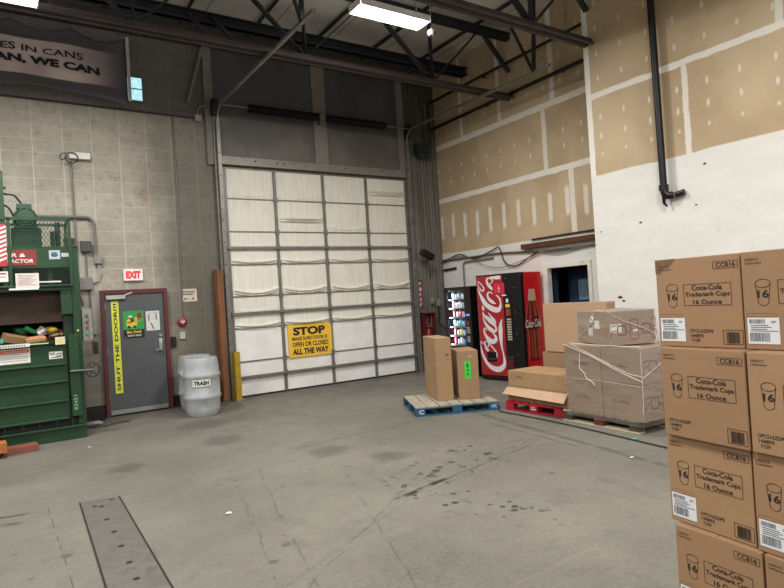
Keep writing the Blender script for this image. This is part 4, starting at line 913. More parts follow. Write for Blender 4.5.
for i, z in enumerate(SH):
    for j in range(5):
        m = M('snack_'+tones[i][j], tones[i][j], .35, 0, .45, 30); key = (j % 2, m.name)
        if key not in protos: o = protos[key] = snack(*([key[0], m]))
        else: o = protos[key].copy(); COL.objects.link(o)
        o.location = (7.75+.1, 9.82-(.2+.098*j), z-.009); o.rotation_euler = (0, 0, R(-90)+rq.uniform(-.2, .2))
        tag(o, 'bright snack packet on the %s lit shelf of the snack machine' % names[i], 'snack', 'snacks on the %s shelf' % names[i])

# ---------------------------------------------------------------- cola machine
t = thing('drinks_machine', 'tall red and black Coca-Cola drinks vending machine with a bottle on its side', 'vending machine', (7.694, 8.711, 0), R(-82)); t.scale = (1.08, .82, 1)
w_, d_, h_ = .98, .8, 2.04
mb = MB(); mb.box((0, .12, .04), (w_, d_, h_)); mb.box((.03, .1, 0), (w_-.03, d_-.02, .05)); mb.build('cabinet', M('machine_red', 'd3161d', .35, 0, .06, 3), t, bevel=.008)
mb = MB(); mb.box((0, 0, .03), (w_, .115, h_)); mb.build('front_door', bk, t, bevel=.01)
mb = MB(); mb.box((0, .115, .04), (w_, .125, h_)); mb.build('door_gasket', M('black_rubber'), t)
mb = MB().frame(); mb.box((.02, .1, .0), (.60, 2.015, .012), .005); pn = mb.build('logo_panel', M('logo_red', '9c2027', .28, 0, .12, 2.5), t)
LOGO=[[(0.041,1.919,0.050,1.933),(0.051,1.913,0.061,1.928),(0.066,1.904,0.079,1.920),(0.082,1.893,0.098,1.908),(0.102,1.876,0.120,1.890),(0.124,1.855,0.143,1.868),(0.143,1.834,0.163,1.845),(0.156,1.813,0.179,1.823),(0.165,1.791,0.193,1.800),(0.169,1.774,0.201,1.777),(0.168,1.760,0.198,1.754),(0.163,1.747,0.187,1.734),(0.159,1.742,0.170,1.721),(0.156,1.743,0.148,1.720),(0.145,1.749,0.127,1.728),(0.131,1.760,0.108,1.742),(0.114,1.776,0.091,1.762),(0.094,1.797,0.076,1.788),(0.078,1.819,0.063,1.813),(0.067,1.843,0.053,1.840),(0.059,1.869,0.044,1.866),(0.054,1.887,0.038,1.884)],
[(0.044,1.806,0.055,1.806),(0.044,1.798,0.057,1.799),(0.043,1.786,0.059,1.788),(0.043,1.770,0.064,1.773),(0.046,1.749,0.073,1.754),(0.049,1.723,0.083,1.732),(0.055,1.696,0.096,1.708),(0.064,1.668,0.110,1.684),(0.075,1.639,0.127,1.659),(0.087,1.609,0.146,1.632),(0.100,1.576,0.167,1.603),(0.114,1.540,0.190,1.573),(0.128,1.509,0.210,1.546),(0.142,1.483,0.226,1.525),(0.159,1.459,0.239,1.509),(0.181,1.435,0.254,1.494),(0.209,1.410,0.278,1.477),(0.242,1.386,0.306,1.460),(0.275,1.365,0.335,1.445),(0.311,1.345,0.366,1.431),(0.349,1.327,0.398,1.418),(0.387,1.315,0.425,1.410),(0.423,1.307,0.445,1.406),(0.463,1.305,0.457,1.404),(0.507,1.319,0.458,1.401),(0.537,1.349,0.468,1.401),(0.551,1.381,0.488,1.411),(0.558,1.411,0.505,1.427),(0.560,1.439,0.516,1.445),(0.558,1.466,0.523,1.466),(0.556,1.490,0.525,1.489),(0.554,1.514,0.524,1.511),(0.552,1.538,0.519,1.532),(0.546,1.562,0.512,1.551),(0.533,1.585,0.502,1.570),(0.517,1.606,0.490,1.589),(0.500,1.623,0.477,1.605),(0.481,1.635,0.465,1.616),(0.462,1.642,0.451,1.624),(0.450,1.646,0.441,1.630)],
[(0.383,1.676,0.370,1.663),(0.371,1.686,0.357,1.672),(0.352,1.700,0.339,1.683),(0.331,1.711,0.323,1.690),(0.308,1.715,0.308,1.690),(0.283,1.714,0.294,1.687),(0.259,1.701,0.289,1.682),(0.247,1.678,0.283,1.670),(0.241,1.650,0.280,1.649),(0.242,1.621,0.283,1.628),(0.248,1.593,0.294,1.610),(0.260,1.564,0.312,1.591),(0.276,1.538,0.330,1.574),(0.297,1.516,0.347,1.560),(0.320,1.498,0.366,1.546),(0.345,1.484,0.384,1.532),(0.376,1.475,0.403,1.514),(0.408,1.471,0.423,1.494),(0.430,1.468,0.437,1.480)],
[(0.416,1.907,0.398,1.898),(0.408,1.920,0.388,1.910),(0.397,1.940,0.374,1.927),(0.382,1.959,0.360,1.940),(0.362,1.973,0.345,1.950),(0.340,1.984,0.328,1.959),(0.315,1.989,0.314,1.962),(0.290,1.986,0.301,1.960),(0.266,1.976,0.288,1.953),(0.247,1.957,0.281,1.945),(0.240,1.932,0.280,1.930),(0.241,1.904,0.283,1.909),(0.246,1.877,0.291,1.889),(0.255,1.851,0.304,1.874),(0.267,1.827,0.322,1.859),(0.281,1.806,0.339,1.843),(0.299,1.786,0.355,1.825),(0.319,1.770,0.370,1.805),(0.334,1.759,0.382,1.784),(0.345,1.751,0.386,1.763),(0.356,1.742,0.382,1.748),(0.364,1.735,0.379,1.738)],
[(0.382,1.932,0.397,1.931),(0.380,1.921,0.397,1.919),(0.376,1.905,0.395,1.901),(0.369,1.893,0.385,1.882),(0.351,1.881,0.363,1.866),(0.326,1.869,0.336,1.853),(0.307,1.860,0.317,1.844)],
[(0.343,1.985,0.354,2.006),(0.358,1.976,0.371,2.003),(0.380,1.962,0.395,1.999),(0.407,1.950,0.417,1.998),(0.435,1.944,0.437,2.000),(0.463,1.941,0.462,2.004),(0.489,1.939,0.489,2.006),(0.518,1.938,0.520,2.004),(0.549,1.938,0.551,2.002),(0.570,1.938,0.573,2.000)],
[(0.116,1.449,0.132,1.453),(0.116,1.435,0.141,1.441),(0.115,1.414,0.154,1.423),(0.117,1.395,0.163,1.404),(0.122,1.377,0.166,1.384),(0.131,1.359,0.164,1.364),(0.136,1.346,0.163,1.350)],
[(0.247,1.305,0.258,1.311),(0.258,1.285,0.274,1.294),(0.274,1.257,0.297,1.270),(0.291,1.228,0.321,1.246),(0.305,1.198,0.347,1.223),(0.320,1.168,0.375,1.199),(0.332,1.143,0.398,1.171),(0.346,1.119,0.409,1.139),(0.361,1.096,0.411,1.109),(0.372,1.079,0.412,1.089)],
[(0.120,1.325,0.136,1.328),(0.119,1.306,0.144,1.310),(0.118,1.277,0.157,1.287),(0.127,1.245,0.172,1.271),(0.150,1.219,0.192,1.260),(0.176,1.198,0.220,1.248),(0.198,1.180,0.252,1.230),(0.217,1.158,0.282,1.209),(0.239,1.133,0.308,1.186),(0.265,1.108,0.332,1.164),(0.298,1.088,0.354,1.139),(0.331,1.071,0.378,1.111),(0.356,1.054,0.399,1.081),(0.374,1.032,0.415,1.050),(0.386,1.008,0.427,1.018),(0.390,0.988,0.431,0.990),(0.385,0.976,0.426,0.962),(0.376,0.968,0.409,0.938),(0.372,0.969,0.379,0.921),(0.365,0.975,0.342,0.919),(0.349,0.988,0.306,0.927),(0.327,1.004,0.272,0.942),(0.301,1.022,0.241,0.966),(0.270,1.043,0.211,0.997),(0.241,1.066,0.186,1.029),(0.216,1.090,0.165,1.063),(0.192,1.117,0.149,1.098),(0.171,1.145,0.137,1.133),(0.155,1.176,0.127,1.169),(0.142,1.209,0.121,1.204),(0.133,1.232,0.117,1.228)],
[(0.197,0.960,0.177,0.955),(0.195,0.974,0.172,0.969),(0.190,0.996,0.166,0.988),(0.181,1.013,0.160,0.999),(0.162,1.022,0.157,0.999),(0.141,1.019,0.152,0.999),(0.125,1.005,0.149,0.996),(0.117,0.985,0.146,0.982),(0.113,0.958,0.146,0.960),(0.114,0.929,0.150,0.937),(0.122,0.900,0.162,0.914),(0.134,0.869,0.178,0.890),(0.147,0.840,0.198,0.867),(0.161,0.810,0.221,0.847),(0.177,0.781,0.246,0.831),(0.198,0.754,0.269,0.818),(0.224,0.731,0.291,0.805),(0.257,0.711,0.311,0.796),(0.301,0.700,0.318,0.794),(0.347,0.707,0.320,0.793),(0.384,0.726,0.331,0.795),(0.410,0.752,0.341,0.798),(0.424,0.782,0.351,0.803),(0.426,0.813,0.362,0.816),(0.418,0.842,0.368,0.830),(0.402,0.867,0.364,0.847),(0.380,0.888,0.351,0.867),(0.358,0.907,0.334,0.889),(0.335,0.927,0.315,0.911),(0.310,0.947,0.293,0.933),(0.293,0.961,0.278,0.948)],
[(0.224,0.581,0.190,0.551),(0.215,0.591,0.178,0.560),(0.202,0.603,0.161,0.573),(0.191,0.617,0.144,0.593),(0.180,0.635,0.134,0.617),(0.168,0.656,0.127,0.643),(0.157,0.678,0.122,0.667),(0.148,0.699,0.115,0.688),(0.141,0.717,0.108,0.710),(0.139,0.727,0.108,0.731),(0.141,0.733,0.121,0.748),(0.149,0.739,0.140,0.757),(0.160,0.743,0.158,0.761),(0.172,0.744,0.176,0.761),(0.186,0.741,0.195,0.757),(0.196,0.734,0.212,0.747),(0.203,0.722,0.224,0.731),(0.207,0.706,0.232,0.711),(0.208,0.690,0.234,0.690),(0.204,0.674,0.227,0.668),(0.194,0.656,0.215,0.649),(0.187,0.643,0.206,0.636)],
[(0.211,0.719,0.226,0.729),(0.229,0.699,0.245,0.711),(0.255,0.671,0.273,0.684),(0.279,0.644,0.299,0.659),(0.300,0.621,0.322,0.637),(0.319,0.599,0.343,0.615),(0.336,0.577,0.362,0.593),(0.350,0.555,0.379,0.571),(0.361,0.534,0.394,0.548),(0.368,0.514,0.403,0.522),(0.371,0.491,0.405,0.493),(0.371,0.465,0.400,0.465),(0.371,0.446,0.397,0.446)],
[(0.094,0.698,0.082,0.692),(0.090,0.705,0.077,0.697),(0.085,0.714,0.069,0.704),(0.079,0.723,0.060,0.712),(0.071,0.734,0.052,0.724),(0.062,0.746,0.045,0.734),(0.047,0.755,0.043,0.737),(0.028,0.750,0.041,0.735),(0.014,0.737,0.036,0.728),(0.005,0.718,0.032,0.717),(0.005,0.693,0.033,0.697),(0.009,0.665,0.039,0.671),(0.014,0.634,0.046,0.641),(0.020,0.601,0.055,0.609),(0.027,0.565,0.065,0.575),(0.035,0.530,0.077,0.542),(0.045,0.494,0.090,0.509),(0.057,0.459,0.104,0.476),(0.070,0.424,0.120,0.444),(0.085,0.391,0.137,0.413),(0.102,0.358,0.155,0.384),(0.121,0.326,0.175,0.359),(0.143,0.296,0.199,0.336),(0.167,0.268,0.224,0.316),(0.193,0.242,0.251,0.300),(0.222,0.219,0.278,0.288),(0.254,0.199,0.305,0.279),(0.290,0.184,0.331,0.274),(0.329,0.173,0.359,0.272),(0.373,0.167,0.387,0.272),(0.417,0.169,0.409,0.274),(0.459,0.180,0.424,0.277),(0.496,0.199,0.440,0.282),(0.527,0.226,0.456,0.289),(0.551,0.258,0.478,0.302),(0.568,0.294,0.501,0.321),(0.579,0.331,0.518,0.341),(0.581,0.367,0.525,0.365),(0.577,0.401,0.527,0.395),(0.571,0.434,0.526,0.427),(0.565,0.465,0.526,0.458),(0.557,0.497,0.524,0.490),(0.549,0.532,0.519,0.526),(0.541,0.575,0.511,0.568),(0.534,0.621,0.499,0.614),(0.529,0.667,0.488,0.661),(0.529,0.715,0.479,0.710),(0.532,0.764,0.471,0.759),(0.536,0.811,0.464,0.806),(0.539,0.854,0.461,0.850),(0.543,0.895,0.460,0.892),(0.546,0.931,0.459,0.929),(0.548,0.961,0.459,0.959),(0.549,0.985,0.459,0.984),(0.549,1.008,0.462,1.008),(0.546,1.030,0.468,1.032),(0.542,1.051,0.476,1.055),(0.541,1.073,0.486,1.080),(0.543,1.099,0.498,1.108),(0.548,1.127,0.512,1.135),(0.552,1.150,0.523,1.157),(0.553,1.165,0.531,1.169),(0.552,1.174,0.537,1.177),(0.551,1.180,0.541,1.182)]]
mb = MB().frame(); 
for k, st in enumerate(LOGO):
    def cl(u, v): return (min(max(u, .025), .598), min(max(v, .11), 2.01), .0135)
    vs = []
    for u1, v1, u2, v2 in st: vs += [cl(u1, v1), cl(u2, v2)]
    mb.mesh(vs, [(2*i, 2*i+2, 2*i+3, 2*i+1) for i in range(len(st)-1)])
mb.build('script_lettering', M('logo_white', 'd3d2d6', .4, 0, .04), pn)
mb = MB().frame(); mb.box((.415, 1.66, .012), (.645, 1.865, .02), .002); sg = mb.build('red_placard', M('placard_red', 'c3283a', .4), t)
mb = MB().frame(); mb.rect(.522, 1.71, .532, 1.81, .021); mb.rect(.5, 1.76, .555, 1.77, .021); mb.rect(.51, 1.7, .545, 1.705, .021); mb.build('print', M('p_white'), sg)
mb = MB().frame(); mb.box((.17, .36, .0), (.38, .55, .02), .004); mb.mi = 1; mb.box((.185, .4, .0205), (.365, .43, .024)); mb.build('dispensing_flap', [M('flap_black'), M('flap_grey', '30363a', .3)], t)
mb = MB().frame(); mb.box((.62, .75, 0), (.77, 1.6, .012), .003); cpn = mb.build('selection_panel', M('panel_black', '0c0c0f', .3), t)
mb = MB().frame(); mb.box((.58, 1.615, .0), (.67, 1.64, .014)); mb.mi = 1; mb.box((.645, 1.4, .012), (.735, 1.46, .016)); mb.mi = 2; mb.box((.645, 1.24, .012), (.74, 1.37, .016)); mb.mi = 0; mb.box((.66, 1.49, .012), (.71, 1.56, .016))
mb.build('payment_label', [M('p_white'), M('p_yellow'), M('p_rust', '8a3c22', .5)], cpn)
for k in range(9):
    mb = MB().frame(); z = 1.16-.047*k; mb.box((.655, z, .012), (.75, z+.026, .02), .002); mb.build('selection_button', M('button_cream', 'b9ab92', .4, var=.2), cpn)
mb = MB().frame(); mb.box((.6, .45, 0), (.76, .48, .012)); mb.build('coin_return', M('flap_grey'), t)
mb = MB().frame(); mb.box((.61, .1, 0), (.74, .43, .008)); mb.build('lower_panel', M('lower_red', '5a1a1e', .3), t)
mb = MB().frame(); 
for (u, v) in ((.65, 1.94), (.83, 1.75), (.83, 1.3), (.83, .9), (.83, .5)): mb.box((u, v, 0), (u+.02, v+.012, .005))
mb.build('rivet', M('brushed_steel'), t)
# bottle printed on the near side
prof = [(1.716, 0.098), (1.70, 0.119), (1.62, 0.123), (1.6, 0.140), (1.5, 0.154), (1.4, 0.182), (1.3, 0.238), (1.2, 0.280), (1.1, 0.315), (1.02, 0.329), (.95, .23), (.86, .21), (.76, .205), (.66, .21), (.55, .222), (.47, .225), (.42, .215), (.38, .19)]
def strip(mb, f0, f1, z0, z1, n=.003):
    P = [(z, w) for z, w in prof if z0 <= z <= z1]; vs = []
    for z, w in P: vs += [(.39+w*f0, z, n), (.39+w*f1, z, n)]
    mb.mesh(vs, [(2*i, 2*i+2, 2*i+3, 2*i+1) for i in range(len(P)-1)])
mb = MB().frame((.98, 0, 0), (0, 1, 0), (0, 0, 1))
mb.mi = 0; strip(mb, -1, 1, .38, 1.62)
mb.mi = 1; strip(mb, -.96, -.84, .4, 1.55, .004); strip(mb, .8, .95, .4, 1.5, .004)
mb.mi = 2; strip(mb, -.5, -.3, .42, .98, .004); strip(mb, -.1, .25, .42, .98, .004); strip(mb, .5, .68, .42, .95, .004); strip(mb, -.5, -.25, 1.1, 1.5, .004); strip(mb, .2, .55, 1.15, 1.55, .004)
mb.mi = 3; strip(mb, -1, 1, 1.5, 1.75, .005)
mb.mi = 4; mb.text('Coca', .1, 1.0, .36, 1.15, .006, .02, .15); mb.text('Cola', .42, 1.0, .68, 1.15, .006, .02, .15); mb.rect(.375, 1.055, .415, 1.075, .006)
mb.mi = 1; strip(mb, -1, 1, .37, .4, .006)
mb.build('bottle_print', [M('bottle_dark', '6e1c14', .3, 0, .3, 12), M('bottle_glass', 'a8765a', .3, 0, .25, 14), M('bottle_amber', 'b05030', .3, 0, .35, 14), M('bottle_cap', 'd0b090', .4, 0, .25, 22), M('p_white')], t)

# ---------------------------------------------------------------- pallets
def pallet(name_label, loc, rz, w, d, h, mdeck, mblock, group=None, nb=7, solid=False, skew=0):
    t = thing('pallet', name_label, 'pallet', loc, rz, group)
    bw = w/nb; th = .018
    for k in range(nb):
        g_ = .022 if k in (2, 4) else .012
        mb = MB(); mb.box((k*bw+g_/2, .0, h-th), ((k+1)*bw-g_/2, d, h)); mb.build('deck_board', mdeck, t, bevel=.002)
    for y in (0, (d-.09)/2, d-.09):
        mb = MB(); mb.box((0, y, h-2*th), (w, y+.09, h-th-.0005)); mb.build('stringer_board', mblock, t, bevel=.002)
        mb = MB(); mb.box((0, y, 0), (w, y+.09, th)); mb.build('bottom_board', mblock if not solid else mdeck, t, bevel=.002)
        for x in (0, (w-.14)/2, w-.14):
            mb = MB(); mb.box((x, y, th+.0005), (x+.14, y+.09, h-2*th-.0005)); mb.build('block', mblock, t, bevel=.002)
    return t
woodg = M('weathered_wood', '98907f', .8, 0, .2, 3, grime=.3, st=(8, .8, 8)); blue = M('pallet_blue', '1f5878', .6, 0, .15, 8, grime=.25, gcol='1a2c38')
t = pallet('blue wooden pallet carrying two upright cartons', (4.715, 6.779, 0), R(-24.7), 1.22, 1.05, .135, woodg, blue)
mb = MB().frame(); mb.text('C', .05, .035, .12, .095, .001, .03); mb.build('painted_letter', M('p_white'), t); mb = MB().frame(); mb.text('HC', 1.12, .04, 1.2, .09, .001, .02); mb.build('painted_letter', M('p_white'), t)
pred = M('pallet_red', 'b01c30', .5, 0, .12, 8); 
t = pallet('red pallet under the long cartons beside the drinks machine', (5.893, 6.189, 0), R(-85.3), .97, 1.1, .14, pred, pred)
mb = MB().frame(); mb.rect(.44, .05, .53, .065, .001); mb.ell(.46, .085, .012, .012, .001); mb.ell(.5, .085, .012, .012, .001); mb.build('painted_marks', M('p_white'), t)
palew = M('pale_wood', 'c9bc9e', .8, 0, .15, 4, grime=.3, st=(1, 8, 8)); darkw = M('dark_wood', '4c4438', .8, 0, .2, 4, grime=.3)
t = pallet('wooden pallet under the film-wrapped cartons', (5.89, 5.15, 0), R(-92), 1.12, 1.02, .14, palew, darkw, solid=True)
mb = MB().frame(); mb.box((.49, .018, 0), (.63, .105, .004)); mb.build('red_block', M('block_red', '6a2a22', .7), t)
pallet('wooden pallet under the stacked cup cartons', (2.62, 1.68, 0), R(-93), 1.2, 1.0, .125, palew, darkw)

# ---------------------------------------------------------------- cartons
kr = [M('kraft_a', '9f815f', .72, 0, .06, 4, bump=.05), M('kraft_b', '98795a', .72, 0, .06, 4, bump=.05), M('kraft_c', 'b19376', .72, 0, .05, 4, bump=.05)]
tape = M('packing_tape', '9a7a52', .3, 0, .05)
def carton(label, loc, rz, w, d, h, m, group=None, tape_v=False, name='carton'):
    t = thing(name, label, 'carton', loc, rz, group)
    mb = MB(); mb.box((0, 0, 0), (w, d, h), .004); 
    mb.mi = 1; mb.box((w/2-.0015, .002, h), (w/2+.0015, d-.002, h+.0006)); mb.build('carton_body', [m, M('seam_dark', '5f452b', .8)], t)
    return t
t = carton('taller brown carton standing on the blue pallet', (5.222, 6.908, .137), R(-22.4), .245, .72, .93, kr[0])
mb = MB().frame(); mb.rect(.15, .66, .2, .675); mb.rect(.15, .68, .22, .69); mb.rect(.17, .61, .2, .62); mb.build('small_print', M('ink_brown', '5d4630'), t)
mb = MB().frame(); mb.rect(.0, .6, .245, .602); mb.build('crease', M('seam_dark'), t)
t = carton('shorter brown carton with a green sticker on the blue pallet', (5.503, 6.748, .137), R(-29), .31, .62, .72, kr[1])
mb = MB().frame(); mb.rect(.1, .3, .19, .56, .001); mb.mi = 1; mb.rect(.125, .36, .165, .38, .002); mb.rect(.125, .42, .165, .44, .002); mb.rect(.13, .47, .16, .53, .002); mb.rect(.14, .39, .15, .41, .002); mb.build('green_sticker', [M('sticker_green', '2fd043', .5, 0, .03), M('ink_green', '14602a')], t)
mb = MB().frame(); mb.poly([(.17, .63), (.19, .62), (.21, .645)], .006); mb.build('white_scuff', M('p_white'), t)
t = carton('long low brown carton with its flap folded open on the red pallet', (5.955, 6.2, .142), R(-91.3), 1.12, .6, .2, kr[1])
mb = MB(); mb.mesh([(.0, -.004, .18), (1.12, -.004, .19), (1.12, -.1, .08), (-.02, -.09, .09)], [(0, 1, 2, 3)]); mb.build('open_flap', kr[2], t, solid=.006)
t = carton('long low brown carton lying on top of the open one on the red pallet', (5.96, 6.18, .346), R(-91.3), 1.1, .58, .215, kr[0])
mb = MB().frame(); mb.ell(.1, .13, .035, .035, .001, 20, .005); mb.rect(.17, .12, .3, .13); mb.rect(.17, .14, .26, .147); mb.build('small_print', M('ink_brown'), t)
carton('brown carton standing on the red pallet against the wall under the big flat one', (6.8, 6.27, .142), R(-90), 1.05, .3, .6, kr[1])
t = carton('big plain flat-faced carton standing high behind the wrapped ones', (6.79, 6.2, .75), R(-90), 1.13, .2, .725, M('kraft_d', 'ad8f72', .72, 0, .04, 3))
mb = MB().frame((1.13, 0, 0), (0, 1, 0), (0, 0, 1)); mb.outline(.04, .63, .09, .69, .006); mb.outline(.11, .63, .16, .69, .006); mb.build('handling_symbols', M('ink_brown'), t)

# film-wrapped cartons
kw = M('kraft_wrapped', '927c66', .5, 0, .08, 4); ink_red = M('ink_red', '7e1c22', .6)
def hexes(mb, W_, H_, sx, off=0, n=.0015):
    r = H_*.2
    def hx(cx, cy, rx, ry, t_): mb.poly([(cx+off-rx, cy-ry*.6), (cx+off-rx*.7, cy-ry), (cx+off+rx*.7, cy-ry), (cx+off+rx, cy-ry*.6), (cx+off+rx, cy+ry*.6), (cx+off+rx*.7, cy+ry), (cx+off-rx*.7, cy+ry), (cx+off-rx, cy+ry*.6)], t_, n, True)
    for (a, b, ra, rb, t_) in ((.27, .48, .085, .15, .015), (.53, .66, .085, .15, .009), (.53, .32, .085, .15, .009), (.41, .56, .05, .1, .006), (.78, .5, .085, .16, .011), (.94, .68, .05, .14, .008), (.94, .32, .05, .14, .008)): hx(W_*a, H_*b, W_*ra, H_*rb, t_)
    mb.poly([(.02, H_*.25), (W_*.06, H_*.45), (W_*.18, H_*.48)], .013, n); mb.poly([(W_*.06, H_*.62), (W_*.19, H_*.66)], .01, n)
    mb.poly([(W_*.36, H_*.44), (W_*.44, H_*.38)], .012, n); mb.poly([(W_*.62, H_*.5), (W_*.69, H_*.5)], .012, n); mb.poly([(W_*.87, H_*.5), (W_*.9, H_*.5)], .01, n)
G_ = 'film-wrapped cartons on the wooden pallet'
bx, by, yaw = 5.862, 5.03, R(-92.1)
def loc_(u, v, z): return (bx+u*cos(yaw)-v*sin(yaw), by+u*sin(yaw)+v*cos(yaw), z)
for i in range(2):
    for j in range(2):
        t = carton('film-wrapped carton, %s of the four stacked ones' % (('lower ' if not j else 'upper ')+('left' if not i else 'right')), loc_(i*.548, 0, .142+j*.417), yaw, .54, .78, .413, kw, G_)
        mb = MB().frame(); 
        for q in range(2): mb.ell(.16, .2, .03-.012*q, .03-.012*q, .001, 16, .004)
        mb.rect(.22, .19, .36, .2); mb.rect(.22, .21, .32, .217); mb.build('small_print', ink_red if j or i else M('ink_brown'), t)
        if i:
            mb = MB().frame((.54, 0, 0), (0, 1, 0), (0, 0, 1)); hexes(mb, .78, .413, 1); mb.build('hexagon_print', ink_red, t)
t = carton('film-wrapped carton set askew on top of the four, with red hexagons', (5.84, 4.345, .985), R(-25.9), .58, .82, .4, kw, G_)
mb = MB().frame(); hexes(mb, .6, .36, 1); mb.build('hexagon_print', ink_red, t)
mb = MB().frame((0, .82, 0), (0, -1, 0), (0, 0, 1)); mb.mi = 0; mb.rect(.3, .1, .42, .23); mb.rect(.46, .19, .6, .29); mb.mi = 1; mb.rect(.31, .2, .41, .225, .002); mb.build('shipping_label', [M('p_white'), M('p_red')], t)
mb = MB().frame(); mb.rect(.02, .15, .16, .25); mb.rect(.3, .15, .36, .18, .002); mb.build('shipping_label', M('p_white'), t)
mb = MB().frame((0, .82, 0), (0, -1, 0), (0, 0, 1)); mb.rect(0, .22, .82, .3, .0008); mb.build('tape_band', M('tape_tan', '9f8c6c', .35), t)
# the film itself
fm = bpy.data.materials.new('stretch_film'); fm.use_nodes = True; nt = fm.node_tree; nt.nodes.remove(nt.nodes['Principled BSDF'])
tb = nt.nodes.new('ShaderNodeBsdfTransparent'); gb = nt.nodes.new('ShaderNodeBsdfGlossy'); gb.inputs['Roughness'].default_value = .18; gb.inputs[0].default_value = (.9, .9, .9, 1)
df = nt.nodes.new('ShaderNodeBsdfDiffuse'); df.inputs[0].default_value = (.75, .74, .72, 1); m1_ = nt.nodes.new('ShaderNodeMixShader'); m2_ = nt.nodes.new('ShaderNodeMixShader')
tc = nt.nodes.new('ShaderNodeTexCoord'); mp = nt.nodes.new('ShaderNodeMapping'); mp.inputs[2].default_value = (.3, .5, .7); mp.inputs[3].default_value = (3, 3, 14)
nz_ = nt.nodes.new('ShaderNodeTexNoise'); nz_.inputs['Scale'].default_value = 1.2; nz_.inputs['Detail'].default_value = 5; nz_.inputs['Distortion'].default_value = .8
nt.links.new(tc.outputs['Object'], mp.inputs[0]); nt.links.new(mp.outputs[0], nz_.inputs['Vector'])
mr_ = nt.nodes.new('ShaderNodeMapRange'); mr_.inputs[1].default_value = .45; mr_.inputs[2].default_value = .85; mr_.inputs[3].default_value = .03; mr_.inputs[4].default_value = .19; nt.links.new(nz_.outputs[0], mr_.inputs[0])
bp_ = nt.nodes.new('ShaderNodeBump'); bp_.inputs['Strength'].default_value = .8; bp_.inputs['Distance'].default_value = .02; nt.links.new(nz_.outputs[0], bp_.inputs['Height']); nt.links.new(bp_.outputs[0], gb.inputs['Normal'])
nt.links.new(mr_.outputs[0], m1_.inputs[0]); nt.links.new(tb.outputs[0], m1_.inputs[1]); nt.links.new(df.outputs[0], m1_.inputs[2]); m2_.inputs[0].default_value = .14
nt.links.new(m1_.outputs[0], m2_.inputs[1]); nt.links.new(gb.outputs[0], m2_.inputs[2]); nt.links.new(m2_.outputs[0], nt.nodes['Material Output'].inputs[0])
t = thing('stretch_film', 'clear stretch film with white twisted strands wrapped round the pallet of cartons', 'plastic film', (bx, by, .142), yaw)
def shell(mb, x0, x1, y0, y1, z0, z1, seed, top=True):
    q = random.Random(seed); n = 12
    per = [(x0+(x1-x0)*i/n, y0) for i in range(n)]+[(x1, y0+(y1-y0)*i/n) for i in range(n)]+[(x1-(x1-x0)*i/n, y1) for i in range(n)]+[(x0, y1-(y1-y0)*i/n) for i in range(n)]
    cx, cy = (x0+x1)/2, (y0+y1)/2; K = 10; vs = []
    for k in range(K+1):
        for (x, y) in per:
            o = .006+.006*q.random(); dx = (1 if x > cx else -1) if x in (x0, x1) else 0; dy = (1 if y > cy else -1) if y in (y0, y1) else 0
            vs.append((x+dx*o, y+dy*o, z0+(z1-z0)*k/K+(.004 if k == K else 0)))
    L = len(per); fs = [(k*L+i, k*L+(i+1) % L, (k+1)*L+(i+1) % L, (k+1)*L+i) for k in range(K) for i in range(L)]
    mb.mesh(vs, fs, True)
mb = MB(); shell(mb, -.004, 1.092, -.004, .784, -.05, .838, 5); mb.build('film_skirt', fm, t)
mb = MB(); mb.M = WM[t.name].inverted() @ Matrix.Translation((5.84, 4.345, .985)) @ Matrix.Rotation(R(-25.9), 4, 'Z'); shell(mb, -.004, .584, -.004, .824, .002, .402, 6); mb.build('film_top', fm, t)
strand = M('film_strand', 'dcdad6', .35, 0, .1)
A_ = WM[t.name].inverted() @ Matrix.Translation((5.84, 4.345, .985)) @ Matrix.Rotation(R(-25.9), 4, 'Z')
def S_(pts, r=.006, k=4, M_=None):
    mb = MB(); 
    if M_ is not None: mb.M = M_
    mb.tube([(p[0], p[1], p[2]) for p in smooth(pts, k)], r*.55, 6); mb.build('film_strand', strand, t)
S_([(.0, -.014, .84), (.4, -.016, .72), (.8, -.016, .56), (1.1, -.014, .46)]); S_([(.12, -.014, .845), (.5, -.016, .7), (.9, -.016, .55), (1.1, -.014, .52)], .005)
S_([(.25, -.018, .74), (.24, -.018, .62), (.23, -.018, .56), (.3, -.018, .5), (.33, -.018, .44), (.42, -.018, .4), (.45, -.018, .36)], .007)
S_([(.1, -.014, .42), (.5, -.016, .425), (.9, -.018, .41), (1.09, -.016, .4)], .003)
S_([(1.1, .0, .5), (1.102, .3, .62), (1.1, .6, .8)], .005); S_([(-.01, .1, .846), (.3, .02, .85), (.7, .0, .846), (1.09, .0, .85)], .008)
S_([(1.09, -.01, .1), (1.1, -.012, .4), (1.095, -.01, .84)], .005)
S_([(-.012, .8, .06), (-.014, .5, .2), (-.01, .3, .4), (.0, .1, .41)], .006, 4, A_); S_([(-.01, .0, .408), (.15, -.012, .3), (.4, -.014, .2), (.59, -.012, .1)], .006, 4, A_)
S_([(.59, -.01, .1), (.57, -.014, .0)], .006, 2, A_)
mb = MB(); mb.M = A_; mb.tube([(-.014+.0*a, .38+.03*cos(a), .3+.035*sin(a)) for a in [2*pi*i/12 for i in range(12)]], .009, 6, True); mb.build('film_knot', strand, t)
crumple('film_scrap', (6.0, 4.3, .99), .03, (1.5, 1, .5), strand, 'little white scrap of film on the corner of the wrapped cartons', 'plastic', 21)

